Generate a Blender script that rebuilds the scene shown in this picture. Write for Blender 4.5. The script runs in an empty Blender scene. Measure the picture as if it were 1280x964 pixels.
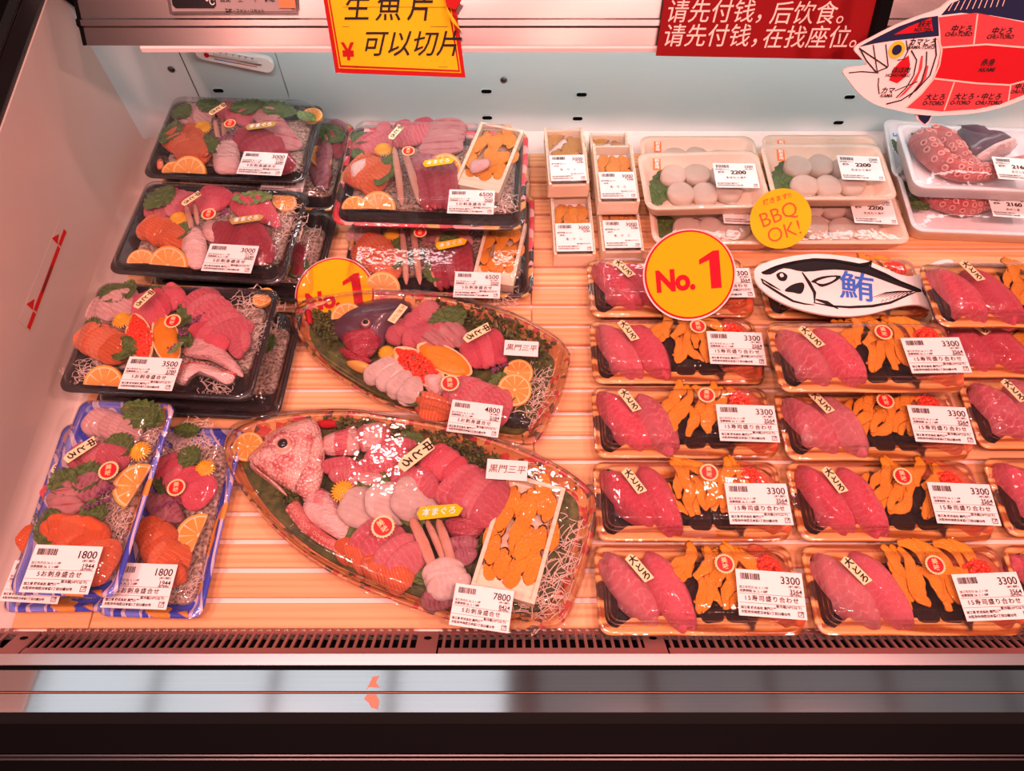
import bpy, math, random
from mathutils import Matrix, Vector, Euler
random.seed(7)
SC = bpy.context.scene
COL = SC.collection
R = math.radians

# ---------------------------------------------------------------- camera
CAM_H = .8; PITCH = R(60.6); FPX = 889.0
cam = bpy.data.cameras.new('camera'); cam.sensor_width = 36; cam.lens = FPX/1280*36; cam.clip_start = .02
co = bpy.data.objects.new('camera', cam); COL.objects.link(co)
co.location = (0, 0, CAM_H); co.rotation_euler = (R(90)-PITCH, 0, 0)
SC.camera = co
# ---------------------------------------------------------------- world, lights, exposure
SC.view_settings.view_transform = 'Standard'; SC.view_settings.look = 'None'
SC.view_settings.gamma = 1; SC.view_settings.exposure = 0.0; SC.view_settings.use_curve_mapping = False
SC.cycles.transparent_max_bounces = 24; SC.cycles.max_bounces = 8
SC.cycles.caustics_reflective = False; SC.cycles.caustics_refractive = False
wd = bpy.data.worlds.new('world'); SC.world = wd; wd.use_nodes = True
wd.node_tree.nodes['Background'].inputs[0].default_value = (.62, .42, .38, 1)
wd.node_tree.nodes['Background'].inputs[1].default_value = .17
def area(name, loc, size, power, col, rot=(0,0,0), size_y=None, shape='RECTANGLE', spread=None):
    l = bpy.data.lights.new(name, 'AREA'); l.shape = shape; l.size = size
    if size_y: l.size_y = size_y
    l.energy = power; l.color = col
    if spread: l.spread = R(spread)
    o = bpy.data.objects.new(name, l); COL.objects.link(o); o.location = loc; o.rotation_euler = [R(a) for a in rot]
    return o
for x, y, pw in ((-.62, -.12, 11.6), (-.16, -.15, 11.6), (.32, -.13, 12.2), (.84, -.12, 13.5), (-.42, .94, 3.8), (.16, .90, 3.8), (.70, .92, 3.8)):
    area('counter_lamp', (x, y, 1.42), .07, pw, (1, .42, .37), (0, 0, 0), shape='DISK')
area('canopy_tube', (.36, .80, .262), 1.5, 1.7, (1, .96, .93), (24, 0, 0), .03)
for x in (-1.05, .20, .82, 2.2): area('aisle_lamp', (x, -1.26, 1.9), .09, 3.2, (1, .42, .34), (38, 0, 0), shape='DISK')
for i in range(5):
    area('ceiling_panel_and_fill', (-1.97+i*.436, .27, 2.1),   .40, .70, (.92, .96, 1), (0, 0, 0), .5)
for i in range(6): area('ceiling_panel_and_fill', (.30+i*.436, .27, 2.1), .40, .10, (.92, .96, 1), (0, 0, 0), .5)  # added dim fill lights, lift the right half of the rail to neutral grey
area('ceiling_panel_and_fill', (1.02, .28, 2.1), .07, .22, (1, .80, .70), (0, 0, 0), .5)
area('ceiling_panel_and_fill', (1.70, .28, 2.1), .07, .22, (1, .8, .7), (0, 0, 0), .5)

# ---------------------------------------------------------------- pixel rays -> points on real planes
def ray(px, py):
    u = (px-640)/FPX; v = (py-482)/FPX
    return Vector((u, math.cos(PITCH)-v*math.sin(PITCH), -math.sin(PITCH)-v*math.cos(PITCH)))
def at(px, py, z=0.0):
    d = ray(px, py); t = (z-CAM_H)/d.z
    return Vector((d.x*t, d.y*t, z))
class Plane:
    """a flat card's plane: o origin, n normal, local x along ex, local y along ey"""
    def __init__(s, o, n, ex=(1,0,0)):
        s.o = Vector(o); s.n = Vector(n).normalized()
        s.ex = (Vector(ex)-s.n*Vector(ex).dot(s.n)).normalized(); s.ey = s.n.cross(s.ex)
        s.M = Matrix((s.ex, s.ey, s.n)).transposed().to_4x4(); s.M.translation = s.o
    def pm(s, px, py):
        d = ray(px, py); c = Vector((0,0,CAM_H)); t = (s.o-c).dot(s.n)/d.dot(s.n)
        p = c+d*t-s.o; return (p.dot(s.ex), p.dot(s.ey))
    def off(s, dz):
        return s.M @ Matrix.Translation((0,0,dz))

# ---------------------------------------------------------------- materials
def srgb(r, g, b):
    f = lambda c: (c/255/12.92) if c/255 <= .04045 else ((c/255+.055)/1.055)**2.4
    return (f(r), f(g), f(b))
class NT:
    def __init__(s, name):
        s.m = bpy.data.materials.new(name); s.m.use_nodes = True; s.t = s.m.node_tree
        s.b = s.t.nodes['Principled BSDF']; s.out = s.t.nodes['Material Output']
    def n(s, typ, **kw):
        nd = s.t.nodes.new(typ)
        for k, v in kw.items():
            if k.startswith('i_'):
                nd.inputs[k[2:].replace('_', ' ')].default_value = v
            else: setattr(nd, k, v)
        return nd
    def l(s, a, b): s.t.links.new(a, b)
    def coord(s, scale=(1,1,1), kind='Object', rand=False):
        tc = s.n('ShaderNodeTexCoord'); mp = s.n('ShaderNodeMapping'); mp.inputs['Scale'].default_value = scale
        s.l(tc.outputs[kind], mp.inputs['Vector'])
        if rand:
            oi = s.n('ShaderNodeObjectInfo'); mu = s.n('ShaderNodeVectorMath', operation='SCALE'); mu.inputs[0].default_value = (37, 19, 11)
            s.l(oi.outputs['Random'], mu.inputs['Scale']); s.l(mu.outputs[0], mp.inputs['Location'])
        return mp.outputs[0]
    def noise(s, vec, scale=5, detail=2, rough=.5, dist=0):
        n = s.n('ShaderNodeTexNoise'); n.inputs['Scale'].default_value = scale; n.inputs['Detail'].default_value = detail
        n.inputs['Roughness'].default_value = rough; n.inputs['Distortion'].default_value = dist; s.l(vec, n.inputs['Vector']); return n.outputs['Fac']
    def wave(s, vec, scale=5, dist=2, dscale=1, direction='X', typ='BANDS'):
        n = s.n('ShaderNodeTexWave'); n.wave_type = typ
        if typ == 'BANDS': n.bands_direction = direction
        n.inputs['Scale'].default_value = scale; n.inputs['Distortion'].default_value = dist; n.inputs['Detail Scale'].default_value = dscale
        s.l(vec, n.inputs['Vector']); return n.outputs['Fac']
    def voro(s, vec, scale=10, feature='F1', out='Distance'):
        n = s.n('ShaderNodeTexVoronoi'); n.feature = feature; n.inputs['Scale'].default_value = scale; s.l(vec, n.inputs['Vector']); return n.outputs[out]
    def ramp(s, fac, stops, interp='LINEAR'):
        r = s.n('ShaderNodeValToRGB'); cr = r.color_ramp; cr.interpolation = interp
        while len(cr.elements) < len(stops): cr.elements.new(.5)
        for e, (p, c) in zip(cr.elements, stops): e.position = p; e.color = (*c, 1) if len(c) == 3 else c
        s.l(fac, r.inputs[0]); return r.outputs[0]
    def mix(s, fac, a, b, mode='MIX'):
        m = s.n('ShaderNodeMix', data_type='RGBA', blend_type=mode)
        for sock, v in ((m.inputs[0], fac), (m.inputs[6], a), (m.inputs[7], b)):
            if isinstance(v, (tuple, list)): sock.default_value = (*v, 1)[:4] if len(v) == 3 else v
            elif isinstance(v, (int, float)): sock.default_value = v
            else: s.l(v, sock)
        return m.outputs[2]
    def bump(s, h, strength=.3, dist=.001):
        b = s.n('ShaderNodeBump'); b.inputs['Strength'].default_value = strength; b.inputs['Distance'].default_value = dist
        s.l(h, b.inputs['Height']); s.l(b.outputs[0], s.b.inputs['Normal'])
    def col(s, c):
        if isinstance(c, (tuple, list)): s.b.inputs['Base Color'].default_value = (*c, 1)
        else: s.l(c, s.b.inputs['Base Color'])
    def set(s, rough=.5, metal=0, spec=None, coat=None, sss=None):
        s.b.inputs['Roughness'].default_value = rough; s.b.inputs['Metallic'].default_value = metal
        if spec is not None: s.b.inputs['Specular IOR Level'].default_value = spec
        if coat: s.b.inputs['Coat Weight'].default_value = coat; s.b.inputs['Coat Roughness'].default_value = .08
        if sss: s.b.inputs['Subsurface Weight'].default_value = sss; s.b.inputs['Subsurface Scale'].default_value = .004
        return s
MATS = {}
def plain(name, c, rough=.5, metal=0, **k):
    if name not in MATS:
        n = NT(name); n.col(c); n.set(rough, metal, **k); MATS[name] = n.m
    return MATS[name]
def flesh(name, base, vein, stops=(.45, .62), scale=(3, 9, 1), dist=6, rough=.28, blot=None, wscale=1.2, direction='X'):
    n = NT(name); v = n.coord(scale, rand=True)
    w = n.wave(v, wscale, dist, 1.2, direction); f = n.ramp(w, [(stops[0], (0,0,0)), (stops[1], (1,1,1))])
    ns = n.noise(n.coord((1,1,1), rand=True), 3, 4)
    c = n.mix(f, base, vein)
    c = n.mix(n.ramp(ns, [(.35, (0,0,0)), (.75, (1,1,1))]), c, blot or tuple(min(1, x*1.35+.02) for x in base))
    gr = n.noise(n.coord((14, 30, 14), rand=True), 3, 5, .8); c = n.mix(n.ramp(gr, [(.50, (0,0,0)), (.72, (.45,)*3)]), c, tuple(min(.86, x*.6+.34) for x in vein)); c = n.mix(n.ramp(gr, [(.28, (.35,)*3), (.45, (0,0,0))]), c, tuple(x*.5 for x in base))
    oi = n.n('ShaderNodeObjectInfo'); c = n.mix(n.ramp(oi.outputs['Random'], [(0, (0,0,0)), (.5, (.0,)*3), (1, (.42,)*3)]), c, tuple(x*.62 for x in base)); c = n.mix(n.ramp(oi.outputs['Random'], [(0, (.30,)*3), (.5, (0,)*3)]), c, tuple(min(.86, x*.75+.15) for x in vein))
    n.col(c); n.set(rough, sss=.0, coat=.12); n.bump(n.noise(n.coord((6, 14, 6), rand=True), 5, 5, .75), .55, .03); MATS[name] = n.m
flesh('salmon', (.80, .115, .030), (.86, .34, .16), (.80, .96), (1.2, .55, 1), 1.6, blot=(.84, .17, .04), wscale=2.6)
flesh('salmon_trout', (.78, .10, .022), (.80, .17, .05), (.6, .95), (1.5, .6, 1), 1.2, blot=(.82, .15, .03), wscale=2)
flesh('toro', (.76, .060, .115), (.82, .20, .25), (.84, .99), (3, 6, 1), 8, blot=(.84, .13, .195))
flesh('toro_pale', (.68, .095, .15), (.80, .30, .32), (.80, .99), (2.2, 5, 1), 5, blot=(.76, .19, .24))
flesh('akami', (.36, .014, .042), (.50, .045, .085), (.6, .98), (2, 1, 1), 3, blot=(.44, .025, .06))
flesh('white_fish', (.72, .36, .36), (.84, .60, .57), (.5, .9), (2, 1, 1), 4, blot=(.76, .46, .45))
flesh('bream_skin', (.62, .10, .14), (.82, .55, .52), (.35, .55), (9, 3, 1), 5, blot=(.72, .30, .31))
flesh('amberjack', (.66, .26, .28), (.42, .04, .06), (.82, .97), (1, 1.6, 1), 2, blot=(.76, .42, .41), direction='Y', wscale=.5)
flesh('mackerel', (.52, .16, .22), (.30, .05, .10), (.5, .7), (2, 3, 1), 4, blot=(.62, .28, .33))
flesh('squid', (.80, .60, .56), (.86, .70, .66), (.5, .9), (2, 2, 1), 4, rough=.22)
flesh('shrimp', (.82, .45, .32, .08), (.82, .22, .10), (.72, .95), (7, 1, 1), 2, blot=(.84, .58, .50))
flesh('octopus_red', (.52, .05, .05), (.62, .16, .14), (.5, .9), (4, 4, 4), 6, blot=(.50, .07, .08))
flesh('octopus_flesh', (.80, .50, .48), (.84, .62, .60), (.5, .9), (4, 4, 4), 6)
flesh('scallop', (.84, .68, .56), (.86, .72, .60), (.3, .9), (.6, .6, 5), 1, blot=(.84, .66, .54), rough=.3)
def uni_mat(name, a, b):
    n = NT(name); v = n.coord((1,1,1), rand=True)
    c = n.mix(n.noise(v, 2.5, 4), a, b); n.col(c); n.set(.42, coat=.1)
    n.bump(n.noise(n.coord((1,1,1)), 26, 3), .4, .02); MATS[name] = n.m
uni_mat('uni', (.64, .18, .004), (.82, .34, .014)); uni_mat('uni_yellow', (.42, .19, .025), (.58, .30, .045))
def fine(name, a, b, scale, rough, bump, bd=.001, coat=0, spec=.5):
    n = NT(name); v = n.coord(); f = n.noise(v, scale, 4)
    n.col(n.mix(n.ramp(f, [(.35, (0,0,0)), (.65, (1,1,1))]), a, b)); n.set(rough, coat=coat, spec=spec); n.bump(f, bump, bd); MATS[name] = n.m
fine('leaf', (.035, .085, .014), (.09, .17, .03), 6, .45, .4, .05)
fine('leaf_light', (.10, .20, .05), (.20, .33, .10), 6, .45, .4, .05)
fine('seaweed', (.03, .05, .010), (.11, .13, .022), 90, .6, .8, .002)
fine('nori', (.014, .008, .010), (.05, .018, .016), 30, .30, .9, .004)
fine('tray_black', (.010, .010, .012), (.022, .018, .020), 14, .22, .15, .002)
fine('foam_peach', (.84, .64, .50), (.86, .67, .53), 60, .55, .1)
fine('foam_white', (.80, .84, .88), (.84, .87, .90), 60, .5, .1)
fine('chrysanthemum', (.80, .38, .010), (.84, .52, .02), 4, .5, .2)
fine('daikon_bed', (.10, .07, .05), (.58, .44, .36), 260, .4, 1.0, .004)
fine('perilla_bud', (.16, .03, .12), (.30, .10, .22), 40, .5, .5)
fine('dark_skin', (.055, .022, .040), (.16, .07, .11), 9, .28, .5, .01, coat=.4)
fine('daikon', (.80, .66, .58), (.84, .74, .66), 30, .3, .1)
n = NT('ikura'); n.col(n.mix(n.noise(n.coord(), 60, 1), (.66, .020, .008), (.74, .055, .012))); n.set(.22, coat=.2); MATS['ikura'] = n.m
n = NT('bream_head'); v = n.coord(); vz = n.voro(v, 300); ns = n.noise(v, 38, 5)
c = n.mix(n.ramp(ns, [(.36, (0,0,0)), (.62, (1,1,1))]), (.50, .085, .095), (.80, .50, .45)); c = n.mix(n.ramp(vz, [(.1, (1,1,1)), (.6, (0,0,0))]), c, (.85, .68, .62))
n.col(c); n.set(.25, coat=.5); n.bump(vz, .7, .002); MATS['bream_head'] = n.m
# woods
def wood(name, a, b, knot, sc, rand=True):
    n = NT(name); v = n.coord(sc, rand=rand)
    w = n.wave(v, .55, 8, .7, 'Y'); f = n.noise(v, 1.2, 5, .7)
    c = n.mix(n.ramp(w, [(.25, (0,0,0)), (.95, (1,1,1))]), a, b); c = n.mix(n.ramp(f, [(.38, (1,1,1)), (.60, (0,0,0))]), c, a)
    if knot:
        vv = n.coord((3.2, 9, 1), rand=rand); k = n.voro(vv, 1.0); c = n.mix(n.ramp(k, [(.035, (1,1,1)), (.10, (0,0,0))]), c, (.30, .10, .03))
        oi = n.n('ShaderNodeObjectInfo'); c = n.mix(n.ramp(oi.outputs['Random'], [(0, (0,0,0)), (1, (.55,)*3)]), c, tuple(x*.86 for x in b))
    n.col(c); n.set(.48); n.bump(w, .12, .001); MATS[name] = n.m
wood('slat_wood', (.84, .52, .28), (.66, .29, .11), True, (1.1, 60, 10))
wood('box_wood', (.84, .70, .54), (.78, .60, .42), False, (6, 60, 60))
n = NT('tray_woodgrain'); v = n.coord((3, 16, 16)); w = n.wave(v, 1.5, 11, 1.1, 'Y')
c = n.ramp(w, [(.15, (.36, .10, .02)), (.45, (.66, .27, .06)), (.85, (.84, .46, .17))]); n.col(c); n.set(.25, coat=.6)
ns = n.noise(n.coord((1,1,1)), 26, 2); c2 = n.mix(n.ramp(ns, [(.66, (0,0,0)), (.69, (1,1,1))]), c, (.07, .03, .02)); n.col(c2); MATS['tray_woodgrain'] = n.m
def festive(name, base, cols, scale, th):
    n = NT(name); v = n.coord(); ce = n.voro(v, scale, out='Color'); bw = n.n('ShaderNodeRGBToBW'); n.l(ce, bw.inputs[0])
    k = len(cols); stops = [(i/k*.9+.05, c) for i, c in enumerate(cols)]
    pc = n.ramp(bw.outputs[0], stops, 'CONSTANT'); f = n.noise(v, scale*.35, 2)
    n.col(n.mix(n.ramp(f, [(th, (0,0,0)), (th+.02, (1,1,1))]), base, pc)); n.set(.25, coat=.5); MATS[name] = n.m
festive('tray_blossom', (.62, .03, .05), [(.72, .04, .07), (.80, .45, .45), (.03, .02, .02), (.80, .08, .12), (.72, .40, .10)], 55, .42)
festive('tray_boat', (.52, .20, .07), [(.66, .30, .08), (.50, .06, .05), (.12, .07, .04), (.62, .34, .14), (.56, .24, .08)], 130, .46)
n = NT('tray_blue'); v = n.coord((1, 1, 1)); w = n.wave(n.coord((14, 6, 1)), 1.3, 14, .6, 'DIAGONAL')
c = n.ramp(w, [(0, (.04, .07, .55)), (.36, (.07, .12, .66)), (.40, (.62, .52, .66)), (.72, (.74, .62, .70)), (.80, (.16, .22, .80))], 'CONSTANT')
f = n.noise(v, 34, 1); c = n.mix(n.ramp(f, [(.62, (0,0,0)), (.64, (1,1,1))]), c, (.74, .32, .05)); n.col(c); n.set(.25, coat=.5); MATS['tray_blue'] = n.m
# plastics and steel
def clear(name, haze=.03, gain=1.0, bs=40, bstr=.25, rough=.06):
    n = NT(name); t = n.t; t.nodes.remove(n.b)
    tr = n.n('ShaderNodeBsdfTransparent'); tr.inputs[0].default_value = (.985, .98, .98, 1)
    gl = n.n('ShaderNodeBsdfGlossy'); gl.inputs['Roughness'].default_value = rough; gl.inputs[0].default_value = (1, 1, 1, 1)
    df = n.n('ShaderNodeBsdfDiffuse'); df.inputs[0].default_value = (.9, .85, .84, 1)
    fr = n.n('ShaderNodeFresnel'); fr.inputs[0].default_value = 1.5
    ns = n.noise(n.coord(), bs, 2); bp = n.n('ShaderNodeBump'); bp.inputs['Strength'].default_value = bstr; bp.inputs['Distance'].default_value = .003
    n.l(ns, bp.inputs['Height']); n.l(bp.outputs[0], fr.inputs['Normal']); n.l(bp.outputs[0], gl.inputs['Normal'])
    mu = n.n('ShaderNodeMath', operation='MULTIPLY', use_clamp=True); mu.inputs[1].default_value = gain; n.l(fr.outputs[0], mu.inputs[0])
    cl = n.n('ShaderNodeMath', operation='MINIMUM'); cl.inputs[1].default_value = .36; n.l(mu.outputs[0], cl.inputs[0]); mu = cl
    m1 = n.n('ShaderNodeMixShader'); m1.inputs[0].default_value = haze; n.l(tr.outputs[0], m1.inputs[1]); n.l(df.outputs[0], m1.inputs[2])
    m2 = n.n('ShaderNodeMixShader'); n.l(mu.outputs[0], m2.inputs[0]); n.l(m1.outputs[0], m2.inputs[1]); n.l(gl.outputs[0], m2.inputs[2])
    n.l(m2.outputs[0], n.out.inputs[0]); MATS[name] = n.m
clear('clear_lid', .010, 1.25, 50, .42); clear('cling_film', .008, .9, 45, .5); clear('clear_case', .05, 2.2, 8, .1)
def steel(name, c, rough, dirx=True, aniso=.75):
    n = NT(name); v = n.coord((1.5, 260, 260) if dirx else (260, 1.5, 260)); f = n.noise(v, 3, 3)
    n.col(n.mix(f, tuple(x*.86 for x in c), c)); n.set(rough, 1); n.bump(f, .05, .0004)
    MATS[name] = n.m
steel('steel', (.38, .355, .35), .25); steel('steel_rail', (.60, .61, .63), .09); steel('steel_pale', (.72, .72, .73), .3)
plain('steel_dark', (.10, .09, .09), .35, 1); plain('white_enamel', (.56, .70, .72), .32); plain('white_plastic', (.56, .50, .45), .30)
plain('deck_white', (.86, .74, .70), .4); plain('black', (.003, .003, .0035), .6, spec=.03); plain('black_gloss', (.012, .012, .014), .15)
plain('paper', (.84, .80, .79), .65, spec=.12); plain('ink', (.018, .016, .018), .65, spec=.12); plain('seal_red', (.72, .012, .020), .4); plain('gold', (.80, .60, .30), .4)
plain('tag_cream', (.84, .66, .38), .5); plain('tag_green', (.72, .76, .48), .5); plain('tag_gold', (.50, .36, .10), .35, .3); plain('sign_yellow', (.86, .42, .002), .65, spec=.12)
plain('sign_red', (.46, .006, .018), .65, spec=.12); plain('note_yellow', (.70, .50, .008), .65, spec=.12); plain('note_red', (.42, .010, .010), .65, spec=.12); plain('banner_red', (.20, .002, .004), .65, spec=.12)
plain('card_white', (.84, .78, .76), .65, spec=.12); plain('card_edge', (.80, .72, .70), .65, spec=.12); plain('tuna_blue', (.012, .018, .06), .65, spec=.12); plain('brush_blue', (.05, .16, .62), .65, spec=.12); plain('tuna_red', (.48, .010, .018), .65, spec=.12)
plain('tuna_pink', (.56, .06, .07), .65, spec=.12); plain('tuna_line', (.82, .58, .50), .65, spec=.12); plain('eye_yellow', (.80, .50, .02), .4); plain('banner_text', (.84, .62, .56), .65, spec=.12)
plain('bbq_yellow', (.80, .46, .01), .65, spec=.12); plain('bbq_red', (.62, .10, .03), .65, spec=.12); plain('sticker_blue', (.02, .28, .62), .45); plain('red_line', (.55, .008, .008), .4)
plain('orange_button', (.80, .16, .02), .35); plain('rubber', (.02, .02, .02), .7); plain('rind', (.82, .38, .05), .4); plain('pith', (.86, .62, .34), .5)
plain('flesh_citrus', (.72, .32, .05), .25, coat=.4); plain('grille_paint', (.34, .17, .16), .38, .5); plain('eye_ring', (.66, .40, .30), .25, coat=.5); plain('pupil', (.02, .015, .02), .08)
plain('sucker', (.74, .34, .30), .3, coat=.4); plain('neighbour_brown', (.10, .035, .02), .4); plain('floor_dark', (.03, .02, .02), .6); plain('ceiling_white', (.5, .45, .43), .8)
plain('grape_lemon', (.74, .42, .09), .3); plain('vinyl_pink', (.72, .42, .40), .2); plain('panel_grey', (.30, .26, .25), .5); plain('rust', (.40, .20, .13), .6)

# ---------------------------------------------------------------- mesh helpers
def mesh(name, V, Fc, mats, idx=None, smooth=False):
    me = bpy.data.meshes.new(name); me.from_pydata([tuple(v) for v in V], [], Fc)
    for m in ([mats] if isinstance(mats, str) else mats): me.materials.append(MATS[m])
    if idx: me.polygons.foreach_set('material_index', idx)
    if smooth: me.polygons.foreach_set('use_smooth', [True]*len(me.polygons))
    if smooth:   # wide flat caps stay flat
        for p in me.polygons:
            if len(p.vertices) > 12: p.use_smooth = False
    me.update(); return me
def link(name, me, M=None, parent=None, mat=None, kind=None, label=None):
    o = bpy.data.objects.new(name, me); COL.objects.link(o)
    if parent:
        o.parent = parent
        o.matrix_local = M if M is not None else Matrix.Identity(4)
    elif M is not None: o.matrix_world = M
    if kind: o['kind'] = kind
    if label: o['label'] = label
    return o
WORLD = {}
def place(name, me, Mw, parent, **k):
    """child given in world space; parents keep their own world matrix in WORLD"""
    o = link(name, me, WORLD[parent.name].inverted() @ Mw, parent, **k); WORLD[o.name] = Mw.copy(); return o
def root(name, label, cat, M, group=None, me=None):
    o = bpy.data.objects.new(name, me); COL.objects.link(o); o.matrix_world = M
    o['label'] = label; o['category'] = cat
    if group: o['group'] = group
    WORLD[o.name] = M.copy(); return o
def struct(name, me, M=None, parent=None):
    o = link(name, me, M, parent)
    if not parent: o['kind'] = 'structure'
    WORLD[o.name] = M.copy() if M is not None else Matrix.Identity(4); return o
def box(x0, x1, y0, y1, z0, z1):
    V = [(x, y, z) for z in (z0, z1) for y in (y0, y1) for x in (x0, x1)]
    return V, [(0,2,3,1), (4,5,7,6), (0,1,5,4), (2,6,7,3), (0,4,6,2), (1,3,7,5)]
def boxm(name, d, mat, bev=0):
    V, Fc = box(*d)
    if bev:   # chamfered box
        x0, x1, y0, y1, z0, z1 = d
        o = [(x0+bev, y0), (x1-bev, y0), (x1, y0+bev), (x1, y1-bev), (x1-bev, y1), (x0+bev, y1), (x0, y1-bev), (x0, y0+bev)]
        V = [(x, y, z0) for x, y in o]+[(x, y, z1-bev) for x, y in o]
        cx, cy = (x0+x1)/2, (y0+y1)/2
        V += [(x+(bev if x < cx else -bev), y+(bev if y < cy else -bev), z1) for x, y in o]
        Fc = [tuple(range(7, -1, -1))]+[(r*8+i, r*8+(i+1) % 8, r*8+8+(i+1) % 8, r*8+8+i) for r in (0, 1) for i in range(8)]+[tuple(range(16, 24))]
    return mesh(name, V, Fc, mat)
def joinp(parts):
    V, Fc, I = [], [], []
    for p in parts:
        v, f = p[0], p[1]; mi = p[2] if len(p) > 2 else 0; b = len(V)
        V += [tuple(q) for q in v]; Fc += [tuple(b+i for i in q) for q in f]; I += [mi]*len(f)
    return V, Fc, I
def rrect(w, d, r, n=5):
    P = []
    for cx, cy, a0 in ((w/2-r, d/2-r, 0), (-w/2+r, d/2-r, 90), (-w/2+r, -d/2+r, 180), (w/2-r, -d/2+r, 270)):
        for i in range(n+1):
            a = R(a0+90*i/n); P.append((cx+r*math.cos(a), cy+r*math.sin(a)))
    # add points along the straight sides
    Q = []
    for i, p in enumerate(P):
        q = P[(i+1) % len(P)]; Q.append(p); L = math.dist(p, q); k = int(L/.016)
        for j in range(1, k): Q.append((p[0]+(q[0]-p[0])*j/k, p[1]+(q[1]-p[1])*j/k))
    return Q
def smoothloop(P, n=4):
    Q = []; N = len(P)
    for i in range(N):
        a, b, c, d = P[i-1], P[i], P[(i+1) % N], P[(i+2) % N]
        for j in range(n):
            t = j/n
            Q.append(tuple(.5*((2*b[k])+(-a[k]+c[k])*t+(2*a[k]-5*b[k]+4*c[k]-d[k])*t*t+(-a[k]+3*b[k]-3*c[k]+d[k])*t**3) for k in (0, 1)))
    A = sum(Q[i][0]*Q[(i+1) % len(Q)][1]-Q[(i+1) % len(Q)][0]*Q[i][1] for i in range(len(Q)))
    return Q if A > 0 else Q[::-1]
def offset(P, d):
    x0, x1 = min(p[0] for p in P), max(p[0] for p in P); y0, y1 = min(p[1] for p in P), max(p[1] for p in P)
    cx, cy = (x0+x1)/2, (y0+y1)/2; fx, fy = 1-2*d/(x1-x0), 1-2*d/(y1-y0)
    return [(cx+(x-cx)*fx, cy+(y-cy)*fy) for x, y in P]
def loft(P, levels, cap0=False, cap1=True, wob=None):
    """levels: (inset, z[, mat])"""
    N = len(P); V = []; Fc = []; I = []
    for li, lv in enumerate(levels):
        for k, (x, y) in enumerate(offset(P, lv[0])):
            V.append((x, y, lv[1]+(wob(li, k, x, y) if wob else 0)))
        if li:
            b = (li-1)*N
            for i in range(N):
                Fc.append((b+i, b+(i+1) % N, b+N+(i+1) % N, b+N+i)); I.append(lv[2] if len(lv) > 2 else 0)
    if cap0: Fc.append(tuple(range(N-1, -1, -1))); I.append(levels[0][2] if len(levels[0]) > 2 else 0)
    if cap1: b = (len(levels)-1)*N; Fc.append(tuple(range(b, b+N))); I.append(levels[-1][2] if len(levels[-1]) > 2 else 0)
    return V, Fc, I
def card(P, t=.0008, z=0):
    N = len(P); A = sum(P[i][0]*P[(i+1) % N][1]-P[(i+1) % N][0]*P[i][1] for i in range(N))
    if A < 0: P = P[::-1]
    V = [(x, y, z) for x, y in P]+[(x, y, z+t) for x, y in P]
    return V, [tuple(range(N-1, -1, -1)), tuple(range(N, 2*N))]+[(i, (i+1) % N, N+(i+1) % N, N+i) for i in range(N)]
def circ(r, n=32, cx=0, cy=0, r2=None, teeth=0):
    return [(cx+(r if not r2 or i % 2 else r2)*math.cos(2*math.pi*i/n), cy+(r if not r2 or i % 2 else r2)*math.sin(2*math.pi*i/n)) for i in range(n)]
def dome(P, h, rings=5, sq=.55, noise=0, base=0):
    """rounded solid over a star-shaped outline"""
    N = len(P); cx = sum(p[0] for p in P)/N; cy = sum(p[1] for p in P)/N
    V = []; Fc = []
    rnd = random.Random(int(h*1e6)+N)
    for k in range(rings+1):
        s = 1-(k/(rings+1))**1.4 if k else 1
        z = base if k == 0 else base+h*(1-s**2.4)**sq if k > 1 else base+h*.38
        if k == 1: s = 1.0
        for x, y in P: V.append((cx+(x-cx)*s, cy+(y-cy)*s, z+(rnd.uniform(-noise, noise) if k > 1 else 0)))
        if k:
            b = (k-1)*N
            Fc += [(b+i, b+(i+1) % N, b+N+(i+1) % N, b+N+i) for i in range(N)]
    V.append((cx, cy, base+h)); c = len(V)-1; b = rings*N
    Fc += [(b+i, b+(i+1) % N, c) for i in range(N)]; Fc.append(tuple(range(N-1, -1, -1)))
    return V, Fc
def tube(pts, radii, n=8, cap=True, flat=1.0):
    pts = [Vector(p) for p in pts]; V = []; Fc = []
    for i, p in enumerate(pts):
        t = (pts[min(i+1, len(pts)-1)]-pts[max(i-1, 0)]).normalized()
        up = Vector((0, 0, 1)) if abs(t.z) < .9 else Vector((1, 0, 0))
        a = t.cross(up).normalized(); b = a.cross(t)
        for k in range(n):
            an = 2*math.pi*k/n; V.append(p+a*radii[i]*math.cos(an)+b*radii[i]*math.sin(an)*flat)
        if i:
            q = (i-1)*n; Fc += [(q+k, q+(k+1) % n, q+n+(k+1) % n, q+n+k) for k in range(n)]
    if cap: Fc += [tuple(range(n-1, -1, -1)), tuple(range((len(pts)-1)*n, len(pts)*n))]
    return V, Fc
def xf(p, M):
    return ([M @ Vector(v) for v in p[0]], p[1]) + tuple(p[2:])

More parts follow.
